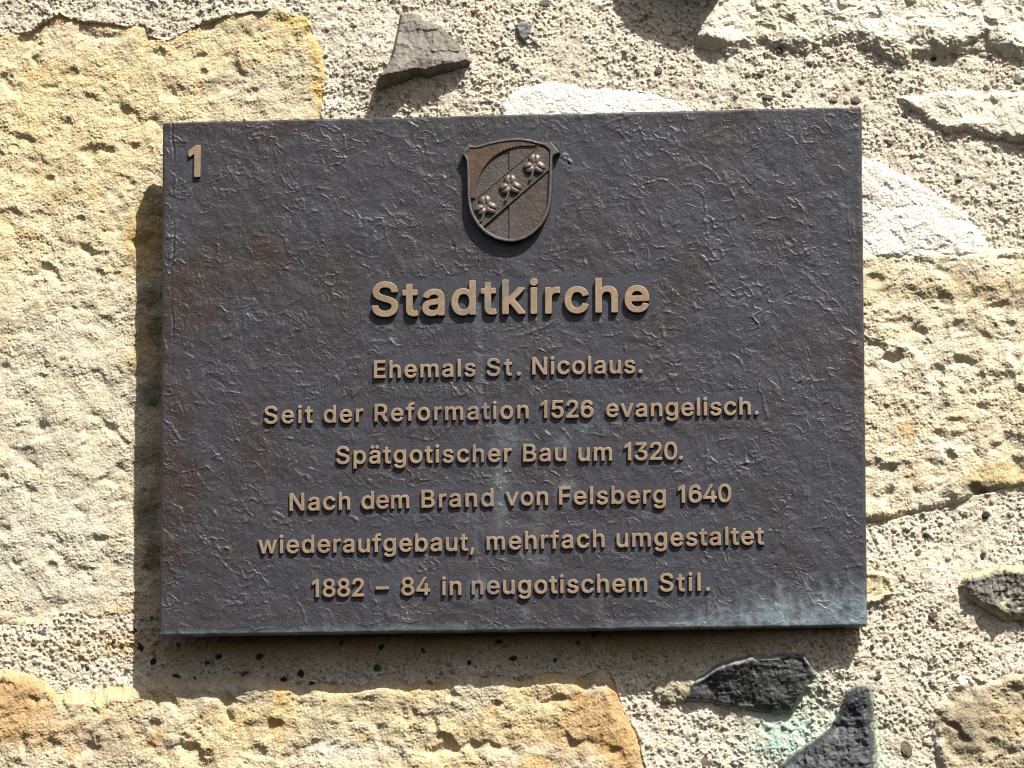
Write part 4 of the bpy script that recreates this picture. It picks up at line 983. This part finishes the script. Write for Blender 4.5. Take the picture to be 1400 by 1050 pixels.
sub('field', [zp([(566, 196), (640, 180), (800, 176), (890, 230), (889, 330), (886, 450), (879, 588), (862, 692), (814, 792), (732, 874), (647, 917), (566, 926)])], -3.9, .15, M_REDDISH)['label'] = 'reddish half of the shield field'
sub('bend', [zp([(276, 628), (300, 604), (800, 182), (848, 188), (888, 226), (886, 372), (346, 838), (296, 742), (268, 664)])], -4.7, .55, M_SHIELD)
def edging(p0, p1, wd):
    (a, b), (c, d) = p0, p1
    l = math.hypot(c - a, d - b)
    nx_, ny_ = -(d - b) / l * wd / 2, (c - a) / l * wd / 2
    return zp([(a + nx_, b + ny_), (c + nx_, d + ny_), (c - nx_, d - ny_), (a - nx_, b - ny_)])
sub('bend_bright_edge', [edging((296, 612), (806, 184), 11), edging((352, 830), (884, 370), 11)], -5.2, .35, M_RIM, yb=-4.4)  # raised strips in lighter bronze, added to draw the bend's sunlit edge line
def clover(cx, cz, size, turn):
    n = 150
    q = np.linspace(-1.35, 1.35, n)
    A, B = np.meshgrid(q, q)
    acc = np.zeros(A.shape)
    vein = np.zeros(A.shape)
    for k in range(3):
        th = math.radians(90 + 122 * k + turn)
        for sgn in (-1, 1):
            ox, oz = .54 * math.cos(th) - sgn * .17 * math.sin(th), .54 * math.sin(th) + sgn * .17 * math.cos(th)
            la, lb = (A - ox) * math.cos(th) + (B - oz) * math.sin(th), -(A - ox) * math.sin(th) + (B - oz) * math.cos(th)
            d = ((la + .06) / .46) ** 2 + (lb / .36) ** 2
            acc = acc + np.exp(-4 * d)
        la, lb = A * math.cos(th) + B * math.sin(th), -A * math.sin(th) + B * math.cos(th)
        vein = np.maximum(vein, np.exp(-(lb / .055) ** 2) * sstep(.15, .5, la) * (la < 1.0))
    d = -np.log(np.maximum(acc, 1e-30)) / 4
    h = np.where(d < 1, .40 * np.clip(1 - d, 0, 1.2) ** .42 * (1 - .35 * vein), -.2)
    for t in np.linspace(0, 1, 40):
        ox, oz = -.06 - .30 * t ** 2.2 - .02 * turn / 10, -1.22 * t
        d = ((A - ox) ** 2 + (B - oz) ** 2) / (.095 + .03 * t) ** 2
        h = np.maximum(h, np.where(d < 1, .16 + .16 * np.sqrt(np.clip(1 - d, 0, 1)), -.2))
    d = (A ** 2 + B ** 2) / .03
    h = np.maximum(h, np.where(d < 1, .3, -.2))
    h = np.where(h > 0, h + .02, h)
    from_y = -4.45
    cols = np.ones(A.shape + (3,), np.float32) * .2
    return grid_object('clover_leaf', cx + A * size, from_y - h * size * .85, cz + B * size, h > -.1, cols, M_CLOVER, arms)
for (a, b, t) in ((768, 338, -4), (575, 502, 0), (380, 668, 6)):
    (x_, z_), = zp([(a, b)])
    clover(float(x_), float(z_), 6.9, t)

# --- the studs that carry the plate off the wall
for (a, b) in ((25, 25), (375, 25), (25, 270), (375, 270)):
    bm = bmesh.new()
    bmesh.ops.create_cone(bm, cap_ends=True, segments=20, radius1=.005, radius2=.005, depth=.034, matrix=Matrix.Translation((a / 1000, .0265, b / 1000)) @ Matrix.Rotation(math.pi / 2, 4, 'X'))
    me = bpy.data.meshes.new('mounting_stud')
    bm.to_mesh(me)
    bm.free()
    me.materials.append(M_SIDE)
    o = bpy.data.objects.new('mounting_stud', me)
    COL.objects.link(o)
    o.parent = plaque
